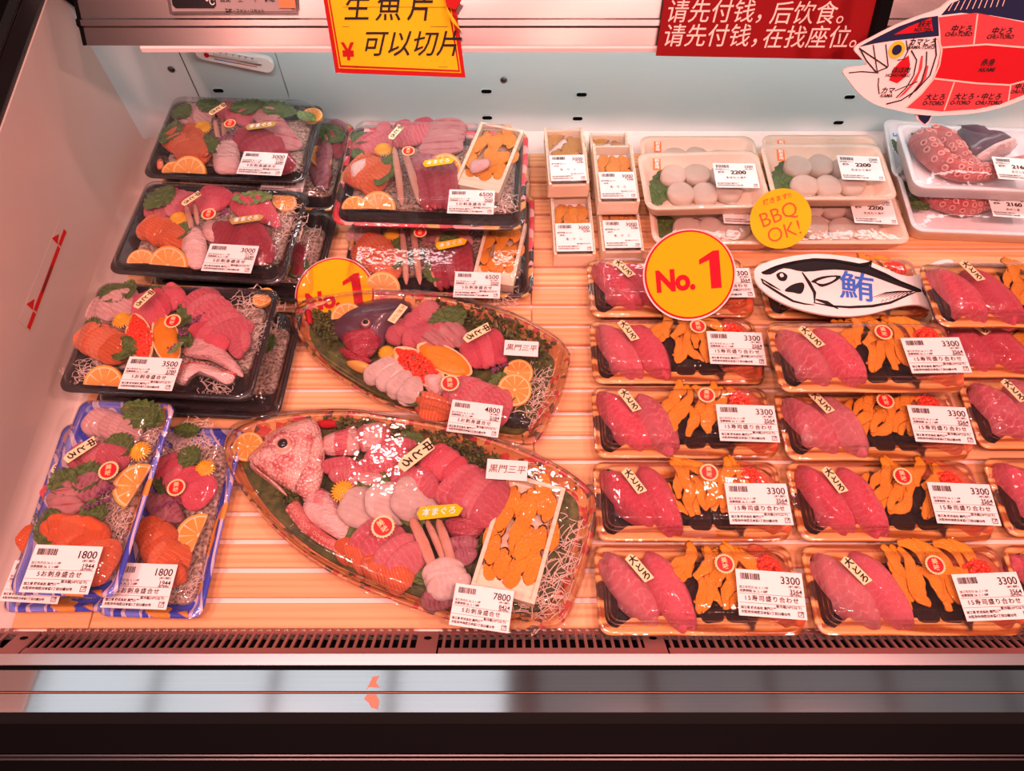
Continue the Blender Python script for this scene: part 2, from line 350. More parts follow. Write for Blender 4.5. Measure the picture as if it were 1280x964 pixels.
# unit pieces: x -.5...5, y -.5...5, z 0..1
def slice_mesh(name, mat, seed, taper=.35, bend=.35, wav=.03, point=.0):
    rnd = random.Random(seed); NX, NY = 13, 12; V = []; Fc = []
    ph = rnd.uniform(0, 6)
    for i in range(NX):
        u = i/(NX-1); x = u-.5
        e = (1-abs(2*u-1)**3.2)**.5 if 0 < u < 1 else .0
        w = (.5*(1-taper*(u-.3)**2*2))*max(e, .28 if point == 0 else .1); hh = .5*max(e, .35)
        zc = .5+bend*(.25-(x)**2)-.06; yc = wav*math.sin(u*7+ph)
        for k in range(NY):
            a = 2*math.pi*k/NY; c, s = math.cos(a), math.sin(a)
            sx = abs(c)**.5*(1 if c >= 0 else -1); sz = abs(s)**.55*(1 if s >= 0 else -1)
            V.append((x, yc+sx*w+rnd.uniform(-.012, .012), zc+sz*hh*.85+.03*math.sin(x*19+ph)*abs(s)))
        if i:
            q = (i-1)*NY; Fc += [(q+k, q+(k+1) % NY, q+NY+(k+1) % NY, q+NY+k) for k in range(NY)]
    Fc += [tuple(range(NY-1, -1, -1)), tuple(range((NX-1)*NY, NX*NY))]
    return mesh(name, V, [f[::-1] for f in Fc], mat, smooth=True)
_sc = {}
def slice_of(kind):
    k = (kind, random.randrange(3))
    if k not in _sc: _sc[k] = slice_mesh(kind+'_slice', kind, len(kind)*31+k[1]*7)
    return _sc[k]
def nigiri_mesh(seed, mat):
    """topping of fish draped over a rice finger"""
    rnd = random.Random(seed); NX, NY = 20, 15; V = []; Fc = []
    ph = rnd.uniform(0, 6); sk = rnd.uniform(-.12, .12)
    for i in range(NX):
        u = .5-.5*math.cos(math.pi*i/(NX-1)); x = (u-.5)*1.0
        endr = min(1, (1-abs(2*u-1)**3.0))**.42 if 0 < u < 1 else 0; endr = endr**.6
        w = .5*(.76+.24*math.sin(math.pi*min(1, u*1.1)))*(endr if 0 < i < NX-1 else .08)
        zt = (.40+.60*math.sin(math.pi*u)**.55) if 0 < i < NX-1 else .10
        for k in range(NY):
            v = k/(NY-1)*2-1
            y = v*w*(1.05 if abs(v) < .9 else 1.0)+sk*(u-.5)*2*.5
            prof = (1-abs(v)**2.6)**.6
            z = zt*prof*.9+.05+.035*math.sin(u*9+v*2+ph)*prof+.02*math.sin(v*11+u*3+ph)*prof
            V.append((x+.03*math.sin(v*3+ph)*(1 if u > .8 or u < .2 else 0), y, z if abs(v) < 1 else 0))
    for i in range(NX-1):
        for k in range(NY-1):
            a = i*NY+k; Fc.append((a, a+NY, a+NY+1, a+1))
    Fc.append(tuple(k for k in range(NY))); Fc.append(tuple((NX-1)*NY+k for k in range(NY-1, -1, -1)))
    return mesh('nigiri_topping', V, Fc, mat, smooth=True)
NIG = [nigiri_mesh(i, 'toro') for i in range(3)]+[nigiri_mesh(9+i, 'toro_pale') for i in range(2)]
NIG_S = [nigiri_mesh(20+i, 'salmon') for i in range(2)]
def lobe(l, w, h, seed):
    rnd = random.Random(seed); n = 9; pts = []; rad = []
    for i in range(n):
        u = i/(n-1); pts.append(((u-.5)*l, .12*l*math.sin(u*5+seed), h*.5+h*.25*math.sin(math.pi*u))); rad.append(w*.5*max(.62, math.sin(math.pi*(.08+.84*u)))*rnd.uniform(.80, 1.15))
    v, f = tube(pts, rad, 8, flat=.75); V2 = [p*(1) for p in v]; return V2, f
def uni_cluster(name, mat, nx, ny, seed, lx=1.0):
    rnd = random.Random(seed); ps = []
    for j in range(ny):
        for i in range(nx):
            M = Matrix.Translation(((i+.5)/nx-.5+rnd.uniform(-.04, .04), (j+.5)/ny-.5+rnd.uniform(-.04, .04), rnd.uniform(.0, .3)+.2*(1-abs((j+.5)/ny*2-1)))) @ Euler((rnd.uniform(-.4, .4), rnd.uniform(-.3, .3), R(90)+rnd.uniform(-.55, .55))).to_matrix().to_4x4()
            ps.append(xf(lobe(1.45/ny*lx, 1.6/nx, .75, seed*31+i*7+j), M))
    V, Fc, I = joinp(ps); return mesh(name, V, Fc, mat, smooth=True)
UNI = [uni_cluster('sea_urchin', 'uni', 5, 2, s, 1.1) for s in (1, 2, 3)]
UNIBOX = [uni_cluster('sea_urchin', 'uni_yellow', 4, 3, 5, .9), uni_cluster('sea_urchin', 'uni', 4, 3, 6, .9)]
UNIBIG = uni_cluster('sea_urchin', 'uni', 5, 6, 8, 1.1)
def ico(r=1):
    t = (1+5**.5)/2; s = r/math.hypot(1, t)
    V = [Vector(v)*s for v in ((-1,t,0),(1,t,0),(-1,-t,0),(1,-t,0),(0,-1,t),(0,1,t),(0,-1,-t),(0,1,-t),(t,0,-1),(t,0,1),(-t,0,-1),(-t,0,1))]
    Fc = [(0,11,5),(0,5,1),(0,1,7),(0,7,10),(0,10,11),(1,5,9),(5,11,4),(11,10,2),(10,7,6),(7,1,8),(3,9,4),(3,4,2),(3,2,6),(3,6,8),(3,8,9),(4,9,5),(2,4,11),(6,2,10),(8,6,7),(9,8,1)]
    mid = {}
    def m(a, b):
        k = (min(a, b), max(a, b))
        if k not in mid: V.append(((V[a]+V[b])/2).normalized()*r); mid[k] = len(V)-1
        return mid[k]
    F2 = []
    for a, b, c in Fc:
        x, y, z = m(a, b), m(b, c), m(c, a); F2 += [(a, x, z), (b, y, x), (c, z, y), (x, y, z)]
    return V, F2
ICO = ico()
def roe(rx, ry, n, seed, r=.0028, h=.006, eye=False):
    rnd = random.Random(seed); ps = []
    for i in range(n):
        a = rnd.uniform(0, 6.283); q = math.sqrt(rnd.random())
        x, y = q*math.cos(a), q*math.sin(a)
        if eye: y *= (1-x*x)**.8
        M = Matrix.Translation((x*rx, y*ry, h*(1-q*q)+r)) @ Matrix.Scale(r, 4); ps.append(xf(ICO, M))
    V, Fc, I = joinp(ps); return mesh('salmon_roe', V, Fc, 'ikura', smooth=True)
ROE = roe(.017, .013, 60, 4)
def chrys():
    ps = []
    for L, (n, r0, r1, z0, z1) in enumerate([(22, .2, .5, .10, .02), (20, .12, .42, .22, .20), (16, .06, .32, .34, .38), (10, .0, .2, .45, .52)]):
        for i in range(n):
            a = 2*math.pi*(i+L*.37)/n; w = .045
            pts = [(r0, -w*.4, z0), (r0, w*.4, z0), ((r0+r1)/2, w, (z0+z1)/2+.1), (r1, w*.5, z1), (r1, -w*.5, z1), ((r0+r1)/2, -w, (z0+z1)/2+.1)]
            M = Matrix.Rotation(a, 4, 'Z'); ps.append(xf((pts, [(0, 5, 2, 1), (5, 4, 3, 2)]), M))
    ps.append((dome([(x, y) for x, y in circ(.34, 14)], .3, 3)))
    V, Fc, I = joinp(ps); return mesh('chrysanthemum', V, Fc, 'chrysanthemum')
CHRYS = chrys()
def leaf_mesh(seed, mat='leaf'):
    rnd = random.Random(seed); n = 14; V = []; Fc = []
    for i in range(n+1):
        u = i/n; w = .5*math.sin(math.pi*min(1, u*.93+.04))**.75*(1.12 if i % 2 else .86)
        if i == n: w = .01
        z = .10*math.sin(u*6+seed)
        V += [(u-.5, -w, z+.18), (u-.5, -w*.5, z+.12), (u-.5, 0, z), (u-.5, w*.5, z+.12), (u-.5, w, z+.18)]
        if i:
            q = (i-1)*5; Fc += [(q+k, q+5+k, q+6+k, q+1+k) for k in range(4)]
    return mesh('perilla_leaf', V, Fc, mat)
LEAF = [leaf_mesh(1), leaf_mesh(2)]; LEAFL = leaf_mesh(3, 'leaf_light')
def citrus_mesh(half=True, name='citrus_slice'):
    A = math.pi if half else 2*math.pi; n = 24 if half else 40; ps = []
    def wedge(r0, r1, a0, a1, z0, z1, k, mi):
        V = []; Fc = []
        for i in range(k+1):
            a = a0+(a1-a0)*i/k; c, s = math.cos(a), math.sin(a)
            V += [(r0*c, r0*s, z0), (r1*c, r1*s, z0), (r1*c, r1*s, z1), (r0*c, r0*s, z1)]
            if i:
                q = (i-1)*4; Fc += [(q+j, q+(j+1) % 4, q+4+(j+1) % 4, q+4+j) for j in range(4)]
        Fc += [(0, 3, 2, 1), (k*4, k*4+1, k*4+2, k*4+3)]
        return V, [f[::-1] for f in Fc], mi
    ps.append(wedge(.46, .5, 0, A, -.06, .06, n, 0)); ps.append(wedge(.0, .46, 0, A, -.05, .05, n, 1))
    m = 5 if half else 9
    for i in range(m):
        a0 = A*i/m+.05; a1 = A*(i+1)/m-.05; ps.append(wedge(.05, .42, a0, a1, -.07, .07, 4, 2))
    V, Fc, I = joinp(ps); return mesh(name, V, Fc, ['rind', 'pith', 'flesh_citrus'], I)
CIT = citrus_mesh(); CITF = citrus_mesh(False)
def shreds(rx, ry, n, seed, name='daikon_shreds', r=.00045):
    rnd = random.Random(seed); ps = []
    for i in range(n):
        x, y = rnd.uniform(-rx, rx), rnd.uniform(-ry, ry); a = rnd.uniform(0, 6.28); L = rnd.uniform(.015, .035); pts = []
        cv = rnd.uniform(-60, 60); z = rnd.uniform(.001, .008)
        for k in range(6):
            pts.append((max(-rx, min(rx, x)), max(-ry, min(ry, y)), z+.003*math.sin(k*1.3+i))); x += math.cos(a)*L/5; y += math.sin(a)*L/5; a += cv*L/5
        ps.append(tube([p if k == 0 or p != pts[k-1] else (p[0]+1e-4, p[1]+1e-4, p[2]) for k, p in enumerate(pts)], [r]*6, 4))
    V, Fc, I = joinp(ps); return mesh(name, V, Fc, 'daikon')
SHRED = shreds(.03, .02, 46, 3); SHREDL = shreds(.012, .06, 60, 5)
def shrimp_mesh():
    ps = []; n = 11; pts = []; rad = []
    for i in range(n):
        u = i/(n-1); pts.append((u-.5, .06*math.sin(u*3), .35+.1*math.sin(math.pi*u))); rad.append(.10+.12*math.sin(math.pi*min(1, .15+u*.7))*(1 if i % 2 else .9))
    rad[-1] = .06; rad[0] = .05; ps.append(tube(pts, rad, 9, flat=.8)+(0,))
    for s in (-1, 1):
        ps.append(([(-.5, 0, .35), (-.66, s*.13, .40), (-.60, s*.03, .42), (-.52, s*.04, .30)], [(0, 1, 2), (0, 3, 1), (1, 3, 2), (0, 2, 3)], 1))
    V, Fc, I = joinp(ps); return mesh('shrimp', V, Fc, ['shrimp', 'salmon'], I, smooth=True)
SHRIMP = shrimp_mesh()
def scallop_mesh(seed):
    rnd = random.Random(seed); P = [(.5*math.cos(a)*(1+.03*math.sin(3*a+seed)), .5*math.sin(a)*(1+.03*math.sin(2*a+seed))) for a in [2*math.pi*i/24 for i in range(24)]]
    V, Fc, I = loft(P, [(.05, 0), (0, .12), (-.01, .55), (.02, .80), (.09, .93), (.2, .99), (.33, 1.0)]); return mesh('scallop', V, Fc, 'scallop', smooth=True)
SCAL = [scallop_mesh(1), scallop_mesh(2)]
def torus(R0, r, n=12, m=5, c=(0,0,0)):
    V = []; Fc = []
    for i in range(n):
        a = 2*math.pi*i/n
        for j in range(m):
            b = 2*math.pi*j/m; V.append((c[0]+(R0+r*math.cos(b))*math.cos(a), c[1]+(R0+r*math.cos(b))*math.sin(a), c[2]+r*math.sin(b)))
            Fc.append((i*m+j, ((i+1) % n)*m+j, ((i+1) % n)*m+(j+1) % m, i*m+(j+1) % m))
    return V, Fc
def tentacle(name, pts, r0, r1, suck=2, smin=.3, side=(0, -.35, 1)):
    """tapering arm with two rows of suckers; returns the arm mesh and the sucker mesh"""
    P = [Vector(p) for p in pts]; Q = []
    for i in range(len(P)-1):
        a, b, c, d = P[max(i-1, 0)], P[i], P[i+1], P[min(i+2, len(P)-1)]
        for j in range(6):
            t = j/6; Q.append(.5*((2*b)+(-a+c)*t+(2*a-5*b+4*c-d)*t*t+(-a+3*b-3*c+d)*t**3))
    Q.append(P[-1]); n = len(Q); rad = [r0+(r1-r0)*(i/(n-1)) for i in range(n)]
    V, Fc = tube(Q, rad, 12); me = mesh(name, V, Fc, 'octopus_red', smooth=True)
    sd = Vector(side).normalized(); ps = []; i = 1.0
    while i < n-1:
        k = int(i); r = rad[k]; t = (Q[min(k+1, n-1)]-Q[k-1]).normalized(); lat = t.cross(sd).normalized(); up = lat.cross(t)
        step = (Q[k]-Q[k-1]).length
        for s in ((-1, 1) if suck == 2 else (-1.5, 0, 1.5)):
            dr = (up+lat*s*.55).normalized(); rs = r*.29
            M = Matrix.Translation(Q[k]+dr*r*.97) @ dr.to_track_quat('Z', 'Y').to_matrix().to_4x4()
            ps.append(xf(torus(rs*.74, rs*.27, 12, 5), M)+(0,)); ps.append(xf((dome(circ(rs*.6, 10), rs*.2, 1)), M)+(1,))
        i += max(1, r*.80/max(step, 1e-5))
    V, Fc, I = joinp(ps); return me, mesh('sucker_row', V, Fc, ['sucker', 'octopus_red'], I, smooth=True)

# ---------------------------------------------------------------- writing
_tc = {}
def glyphs(body, size, bold=0, shear=0, align='CENTER', space=1.0):
    k = (body, size, bold, shear, align, space)
    if k not in _tc:
        c = bpy.data.curves.new('lettering', 'FONT'); c.body = body; c.size = size; c.offset = bold*size; c.shear = shear
        c.align_x = align; c.align_y = 'CENTER'; c.space_character = space; c.resolution_u = 3
        o = bpy.data.objects.new('lettering', c); COL.objects.link(o); dg = bpy.context.evaluated_depsgraph_get(); dg.update()
        me = bpy.data.meshes.new_from_object(o.evaluated_get(dg)); bpy.data.objects.remove(o)
        _tc[k] = ([v.co.copy() for v in me.vertices], [tuple(p.vertices) for p in me.polygons]); bpy.data.meshes.remove(me)
    return _tc[k]
class Print:
    def __init__(s): s.p = []
    def text(s, body, x, y, size, bold=0, shear=0, align='CENTER', space=1.0, rot=0, sx=1, mi=0):
        M = Matrix.Translation((x, y, 0)) @ Matrix.Rotation(R(rot), 4, 'Z') @ Matrix.Diagonal((sx, 1, 1, 1))
        v, f = glyphs(body, size, bold, shear, align, space); s.p.append(xf((v, f), M)+(mi,)); return s
    def rect(s, x0, x1, y0, y1, mi=0):
        s.p.append(([(x0, y0, 0), (x1, y0, 0), (x1, y1, 0), (x0, y1, 0)], [(0, 1, 2, 3)], mi)); return s
    def poly(s, P, mi=0, z=0):
        A = sum(P[i][0]*P[(i+1) % len(P)][1]-P[(i+1) % len(P)][0]*P[i][1] for i in range(len(P)))
        P = P if A > 0 else P[::-1]
        s.p.append(([(x, y, z) for x, y in P], [tuple(range(len(P)))], mi)); return s
    def line(s, pts, w, mi=0, z=0, taper=False):
        V = []; n = len(pts)
        for i, p in enumerate(pts):
            a, b = pts[max(i-1, 0)], pts[min(i+1, n-1)]; tx, ty = b[0]-a[0], b[1]-a[1]; L = math.hypot(tx, ty) or 1
            ww = w/2*(1 if not taper else max(.15, math.sin(math.pi*(.12+.8*i/(n-1)))))
            V += [(p[0]-ty/L*ww, p[1]+tx/L*ww, z), (p[0]+ty/L*ww, p[1]-tx/L*ww, z)]
        s.p.append((V, [(2*i+1, 2*i+3, 2*i+2, 2*i) for i in range(n-1)], mi)); return s
    def build(s, mats, name='printed_text'):
        V, Fc, I = joinp(s.p); return mesh(name, V, Fc, mats, I)
def label_meshes():
    D = {}
    def make(key, price, tax, title, kind='food', w=.062, h=.043):
        p = Print(); x0, x1, y0, y1 = -w/2, w/2, -h/2, h/2; rnd = random.Random(len(title))
        x = x0+.004
        while x < x0+.022:
            bw = rnd.choice((.00035, .0006, .0009)); p.rect(x, x+bw, y1-.0095, y1-.0035); x += bw+rnd.choice((.0004, .0007))
        if kind == 'food':
            p.text(price, x1-.0025, y1-.0085, .0098, .008, align='RIGHT', sx=.95).text(tax, x1-.002, y1-.0185, .0058, .010, align='RIGHT')
            p.text('(本体価格)', x1-.003, y1-.0138, .0024, .02, align='RIGHT').text('加工年月日 26. 2. 1 1時', x0+.002, y1-.0168, .0027, .01, align='LEFT')
            p.text('消費期限 26. 2. 1 0時', x0+.002, y1-.0203, .0029, .015, align='LEFT').rect(x0+.001, x1-.001, y1-.0228, y1-.0225)
            p.text(title, 0, y1-.0268, .0056, .012, space=1.25).rect(x0+.001, x1-.001, y1-.0312, y1-.0309)
            p.text('(消費税8%)', x1-.003, y1-.0216, .0022, .02, align='RIGHT').text('要冷蔵(10℃以下)', x1-.004, y1-.0330, .003, .02, align='RIGHT')
            p.text('加工者 株式会社 黒門三平', x0+.002, y0+.0075, .0028, .03, align='LEFT').text('大阪市中央区日本橋1丁目22番25号', x0+.002, y0+.0035, .0029, .03, align='LEFT')
        elif kind == 'uni':
            p.text(price, x1-.0025, y1-.0085, .008, .01, align='RIGHT').text(tax, x1-.002, y1-.0155, .005, .014, align='RIGHT').text('(本体価格)', x1-.003, y1-.0122, .0024, .02, align='RIGHT')
            p.text('消費期限 26. 2. 5', x0+.002, y1-.0175, .0028, .03, align='LEFT').text('(国産)', x0+.005, y1-.022, .003, .01, align='LEFT').text('生 ウ ニ', 0, y1-.029, .0046, .02, space=1.7)
            p.text('要冷蔵(10℃以下)', x1-.003, y0+.0125, .0024, .02, align='RIGHT').text('加工者 株式会社 黒門三平', x0+.002, y0+.008, .0025, .03, align='LEFT').text('大阪市中央区日本橋1丁目', x0+.002, y0+.004, .0025, .03, align='LEFT')
        else:
            p.text(price, x1-.004, y1-.007, .0062, .008, align='RIGHT').text('税込', x0+.010, y1-.018, .0045, .03, rot=12).text(price, x0+.034, y1-.0185, .0094, .035, sx=1.15)
            p.text('(本体価格)', x1-.004, y1-.0118, .0026, .02, align='RIGHT').text('消費期限 26. 2. 3', x0+.002, y1-.0128, .0026, .02, align='LEFT').text(title, 0, y1-.0285, .0044, .015, space=1.25)
            p.text('加工者 株式会社 黒門三平', x0+.002, y0+.0075, .0026, .03, align='LEFT').text('大阪市中央区日本橋1丁目22番', x0+.002, y0+.0038, .0026, .03, align='LEFT')
        # recycling mark box
        bx, by, b = x1-.008, y0+.0018, .0052
        for r_ in ((bx, bx+b, by, by+.0005), (bx, bx+b, by+b-.0005, by+b), (bx, bx+.0005, by, by+b), (bx+b-.0005, bx+b, by, by+b)): p.rect(*r_)
        p.text('プ', bx+b/2, by+b/2, .004, .02)
        pm = p.build('ink'); V, Fc = card([(x0, y0), (x1, y0), (x1, y1), (x0, y1)], .0003)
        D[key] = (mesh('price_label', V, Fc, 'paper'), pm, w, h)
    t5 = '5お刺身盛合せ'
    make('3000', '3000', '3240', t5); make('3500', '3500', '3780', t5); make('5400', '5400', '5832', t5); make('1800', '1800', '1944', t5)
    make('6500', '6500', '7020', t5); make('4800', '4800', '5184', t5); make('7800', '7800', '8424', t5); make('3300', '3300', '3564', '15寿司盛り合わせ')
    make('uni', '3000', '3240', '', 'uni', .050, .050); make('2200', '2200', '2376', '生ほたて貝柱', 'fish', .060, .047); make('tako', '2160', '2332', '水だこ足', 'fish', .060, .043)
    return D
LAB = label_meshes()
def brush_tag(name, body, w, h, mat, ink, size, shape='angled', vertical=True, bold=.015):
    if shape == 'angled': P = [(-w/2, -h/2), (w/2-.002, -h/2), (w/2, h/2), (-w/2+.004, h/2), (-w/2-.001, h/2-.003)]
    elif shape == 'boat': P = [(-w/2, 0), (-w/2+.003, -h/2), (w/2-.003, -h/2+.001), (w/2+.002, h*.1), (w/2-.004, h/2), (-w/2+.004, h/2)]
    else: P = [(-w/2, -h/2), (w/2, -h/2), (w/2, h/2), (-w/2, h/2)]
    V, Fc = card(P, .0004); p = Print(); n = len(body)
    if vertical:
        for i, ch in enumerate(body):
            x = -w/2+w*(i+.62)/(n+.24); p.text(ch, x if vertical == 'down' else -x, 0, size, bold, .12, rot=90 if vertical == 'down' else -90)
    else: p.text(body, 0, 0, size, bold, .15)
    return mesh(name, V, Fc, mat), p.build(ink, 'brush_text')
TAG = {'otoro': brush_tag('tuna_tag', '大とろ', .030, .010, 'tag_cream', 'ink', .0088, vertical='down', bold=.03), 'chutoro': brush_tag('tuna_tag', '中とろ', .030, .010, 'tag_cream', 'ink', .0086, vertical='up', bold=.03),
       'chutoro_green': brush_tag('tuna_tag', '中とろ', .030, .010, 'tag_green', 'ink', .0086, vertical='up', bold=.03),
       'honmaguro': brush_tag('tuna_tag', '本まぐろ', .042, .012, 'tag_gold', 'paper', .0082, 'boat', False, .03), 'honmaguro_y': brush_tag('tuna_tag', '本まぐろ', .042, .013, 'bbq_yellow', 'paper', .0082, 'boat', False, .02),
       'shop': brush_tag('shop_card', '黒門三平', .046, .024, 'card_white', 'neighbour_brown', .0105, 'rect', False, .005), 'plain': brush_tag('name_tag', '天然ぶり', .030, .011, 'tag_cream', 'note_red', .0064, 'rect', 'up', 0),
       'scal': brush_tag('red_tag', '刺身用', .010, .021, 'orange_button', 'paper', .006, 'rect', False, .02)}
def seal():
    V1, F1 = card(circ(.0098, 44, r2=.0088), .0003); V2, F2 = card(circ(.0075, 28), .0002, .0003); a = joinp([(V1, F1, 0), (V2, F2, 1)])
    p = Print().text('美', 0, .0030, .0058, .02).text('味', 0, -.0030, .0058, .02)
    return mesh('gold_seal', a[0], a[1], ['gold', 'seal_red'], a[2]), p.build('gold', 'seal_text')
SEAL = seal()

# ---------------------------------------------------------------- packs
class Pack:
    def __init__(s, name, label, group, cx, cy, z, rot, cat='food pack'):
        s.M = Matrix.Translation((cx, cy, z)) @ Matrix.Rotation(R(rot), 4, 'Z')
        s.z = z; s.rot = rot; s.r = root(name, label, cat, s.M, group); s.o = (0, 0, 1); s.zc = z+.013; s.zt = z+.046; s.n = 0
    def zoom(s, ox, oy, sc): s.o = (ox, oy, sc)
    def P(s, x, y, z=None): return at(s.o[0]+x/s.o[2], s.o[1]+y/s.o[2], s.zc if z is None else z)
    def add(s, name, me, Mw, **k): return place(name, me, Mw, s.r, **k)
    def tray(s, tray_pts, mats, zr=.020, floor=.004, flange=.004):
        V, Fc, I = loft(tray_pts, [(.016, 0, 0), (.006, zr-.003, 0), (.0005, zr-.0015, 0), (0, zr, 0), (flange, zr+.0008, 0), (flange+.003, zr-.001, 0), (flange+.012, floor, 1), (flange+.014, floor, 1)], True, True)
        s.r_pts = tray_pts; link('tray', mesh('tray', V, Fc, mats, I, True), None, s.r); s.zr = zr
    def lid(s, zt, steps=1, inset=.012, side=.006, wav=0):
        zr = s.zr; L = [(-.0010, zr-.0030), (-.0008, zr+.0008), (.0010, zr+.0014), (.0045, zr+.0016), (.0055, zr+.0036)]
        for k in range(steps):
            a = k/steps; b = (k+1)/steps; h = zt-.006-zr-.0036
            L += [(.0055+side*a+.0005, zr+.0036+h*(a+.15/steps)), (.0055+side*b-.001, zr+.0036+h*b), (.0055+side*b+.001, zr+.0036+h*b+.0004)]
        L += [(.0055+side+.003, zt-.002), (.0055+side+.006, zt-.0002), (.0055+side+.009, zt), (.0055+side+.0125, zt-.0009), (.0055+side+.014, zt-.0010)]
        V, Fc, I = loft(s.r_pts, L, False, True); link('lid', mesh('lid', V, Fc, 'clear_lid', None, True), None, s.r); s.zt = s.z+zt
    def two(s, x0, y0, x1, y1, z): 
        a, b = s.P(x0, y0, z), s.P(x1, y1, z); d = b-a; return (a+b)/2, d.length, math.atan2(d.y, d.x)
    def piece(s, name, me, x0, y0, x1, y1, w, h, dz=0, roll=0, pitch=0, **k):
        c, L, a = s.two(x0, y0, x1, y1, s.zc+dz)
        M = Matrix.Translation(c) @ Matrix.Rotation(a, 4, 'Z') @ Euler((R(roll), R(pitch), 0)).to_matrix().to_4x4() @ Matrix.Diagonal((L, w, h, 1))
        return s.add(name, me, M, **k)
    def fan(s, kind, n, A, B, w=.022, h=.006, roll=30, dz=.002, name=None):
        for i in range(n):
            t = i/max(1, n-1); q = [A[j]+(B[j]-A[j])*t+random.uniform(-3, 3) for j in range(4)]
            ex = .07; q = [q[0]-(q[2]-q[0])*ex, q[1]-(q[3]-q[1])*ex, q[2]+(q[2]-q[0])*ex, q[3]+(q[3]-q[1])*ex]
            s.piece(name or kind+'_slice', slice_of(kind), *q, w*random.uniform(1.0, 1.2), h*1.3, dz+.0006*i, roll+random.uniform(-5, 5), random.uniform(-4, 4))
    def leaf(s, x0, y0, x1, y1, w=.03, dz=.009, light=False, roll=0):
        dz += .006
        s.piece('perilla_leaf', LEAFL if light else random.choice(LEAF), x0, y0, x1, y1, w, .012, dz, roll)
    def disc(s, x, y, rpx, dz=.004, ang=0, tilt=35, full=False, name='citrus_slice'):
        c, L, a = s.two(x-rpx, y, x+rpx, y, s.zc+dz)
        M = Matrix.Translation(c) @ Matrix.Rotation(R(ang), 4, 'Z') @ Matrix.Rotation(R(tilt), 4, 'X') @ Matrix.Diagonal((L, L, .035, 1)); s.add(name, CITF if full else CIT, M)
    def flower(s, x, y, rpx, dz=.014):
        c, L, a = s.two(x-rpx, y, x+rpx, y, s.zc+dz); s.add('chrysanthemum', CHRYS, Matrix.Translation(c) @ Matrix.Diagonal((L, L, L*.5, 1)))
    def onlid(s, name, pair, x, y, ang, sc=1.0, dz=0, tilt=0, sub='printed_text', label=None):
        c = s.P(x, y, s.zt+.0006+dz)
        M = Matrix.Translation(c) @ Matrix.Rotation(R(ang), 4, 'Z') @ Matrix.Rotation(R(tilt), 4, 'X') @ Matrix.Scale(sc, 4)
        o = s.add(name, pair[0], M); link(sub, pair[1], Matrix.Translation((0, 0, .0009 if name != 'gold_seal' else .0008)), o); return o
    def price(s, key, x, y, ang=0, sc=1.0, tilt=0): return s.onlid('price_label', LAB[key], x, y, ang, sc, tilt=tilt)
    def tag(s, key, x, y, ang, sc=1.0): return s.onlid(TAG[key][0].name.split('.')[0], TAG[key], x, y, ang, sc, sub='brush_text')
    def seal(s, x, y, ang=0, sc=1.0): return s.onlid('gold_seal', SEAL, x, y, ang, sc, sub='seal_text')
    def shred(s, x, y, ang=0, sc=1.0, me=None, dz=0):
        s.add('daikon_shreds', me or SHRED, Matrix.Translation(s.P(x, y, s.zc+dz)) @ Matrix.Rotation(R(ang), 4, 'Z') @ Matrix.Scale(sc, 4), kind='stuff')
    def cup(s, what, x0, y0, x1, y1, w, dz=.012):
        c, L, a = s.two(x0, y0, x1, y1, s.zc+dz); n = 22
        P = [(math.cos(t)*L/2, math.sin(t)*abs(math.sin(t))**.25*w/2) for t in [2*math.pi*i/n for i in range(n)]]
        V, Fc, I = loft(P, [(.004, -.010), (.0, 0), (.0014, .0004), (.0025, -.003)], True, True)
        M = Matrix.Translation(c) @ Matrix.Rotation(a, 4, 'Z'); o = s.add('garnish_cup', mesh('garnish_cup', V, Fc, 'pith', None, True), M)
        if what == 'ikura': link('salmon_roe', roe(L/2*.92, w/2*.9, 300, int(x0), .0024, .004, True), Matrix.Translation((0, 0, -.003)), o, kind='stuff')
        else:
            Q = [(x*.9, y*.9) for x, y in P]; V, Fc = dome(Q, .006, 4, noise=.0006); link('sea_urchin', mesh('sea_urchin', V, Fc, 'uni', None, True), Matrix.Translation((0, 0, -.003)), o)
    def budspray(s, x0, y0, x1, y1, dz=.02):
        c, L, a = s.two(x0, y0, x1, y1, s.zc+dz); ps = [tube([(-L/2, 0, 0), (0, .002, 0), (L/2, 0, 0)], [.0005]*3, 4)]
        rnd = random.Random(int(x0))
        for i in range(26): ps.append(xf(ICO, Matrix.Translation((rnd.uniform(-L/2, L/2), rnd.uniform(-.003, .003), rnd.uniform(-.001, .003))) @ Matrix.Scale(.0013, 4)))
        V, Fc, I = joinp(ps); s.add('perilla_bud', mesh('perilla_bud', V, Fc, 'perilla_bud'), Matrix.Translation(c) @ Matrix.Rotation(a, 4, 'Z'))
    def mass(s, name, P, h, mat, dz=0, noise=0, sq=.55, rings=5):
        """rounded piece over an outline given in the current zoom frame"""
        pts = [s.P(x, y, s.zc+dz) for x, y in P]; c = sum(pts, Vector())/len(pts)
        Q = smoothloop([((p-c).x, (p-c).y) for p in pts], 3); V, Fc = dome(Q, h, rings, sq, noise)
        return s.add(name, mesh(name, V, Fc, mat, None, True), Matrix.Translation(c))
    def bed(s, w, d, dy=0):  # black inner bed that carries the food
        V, Fc, I = loft(rrect(w, d, .012), [(0, .0045), (.001, .0085), (.006, .0105), (.02, .0115)]); link('shred_bed', mesh('shred_bed', V, Fc, 'daikon_bed'), Matrix.Translation((0, dy, 0)), s.r)

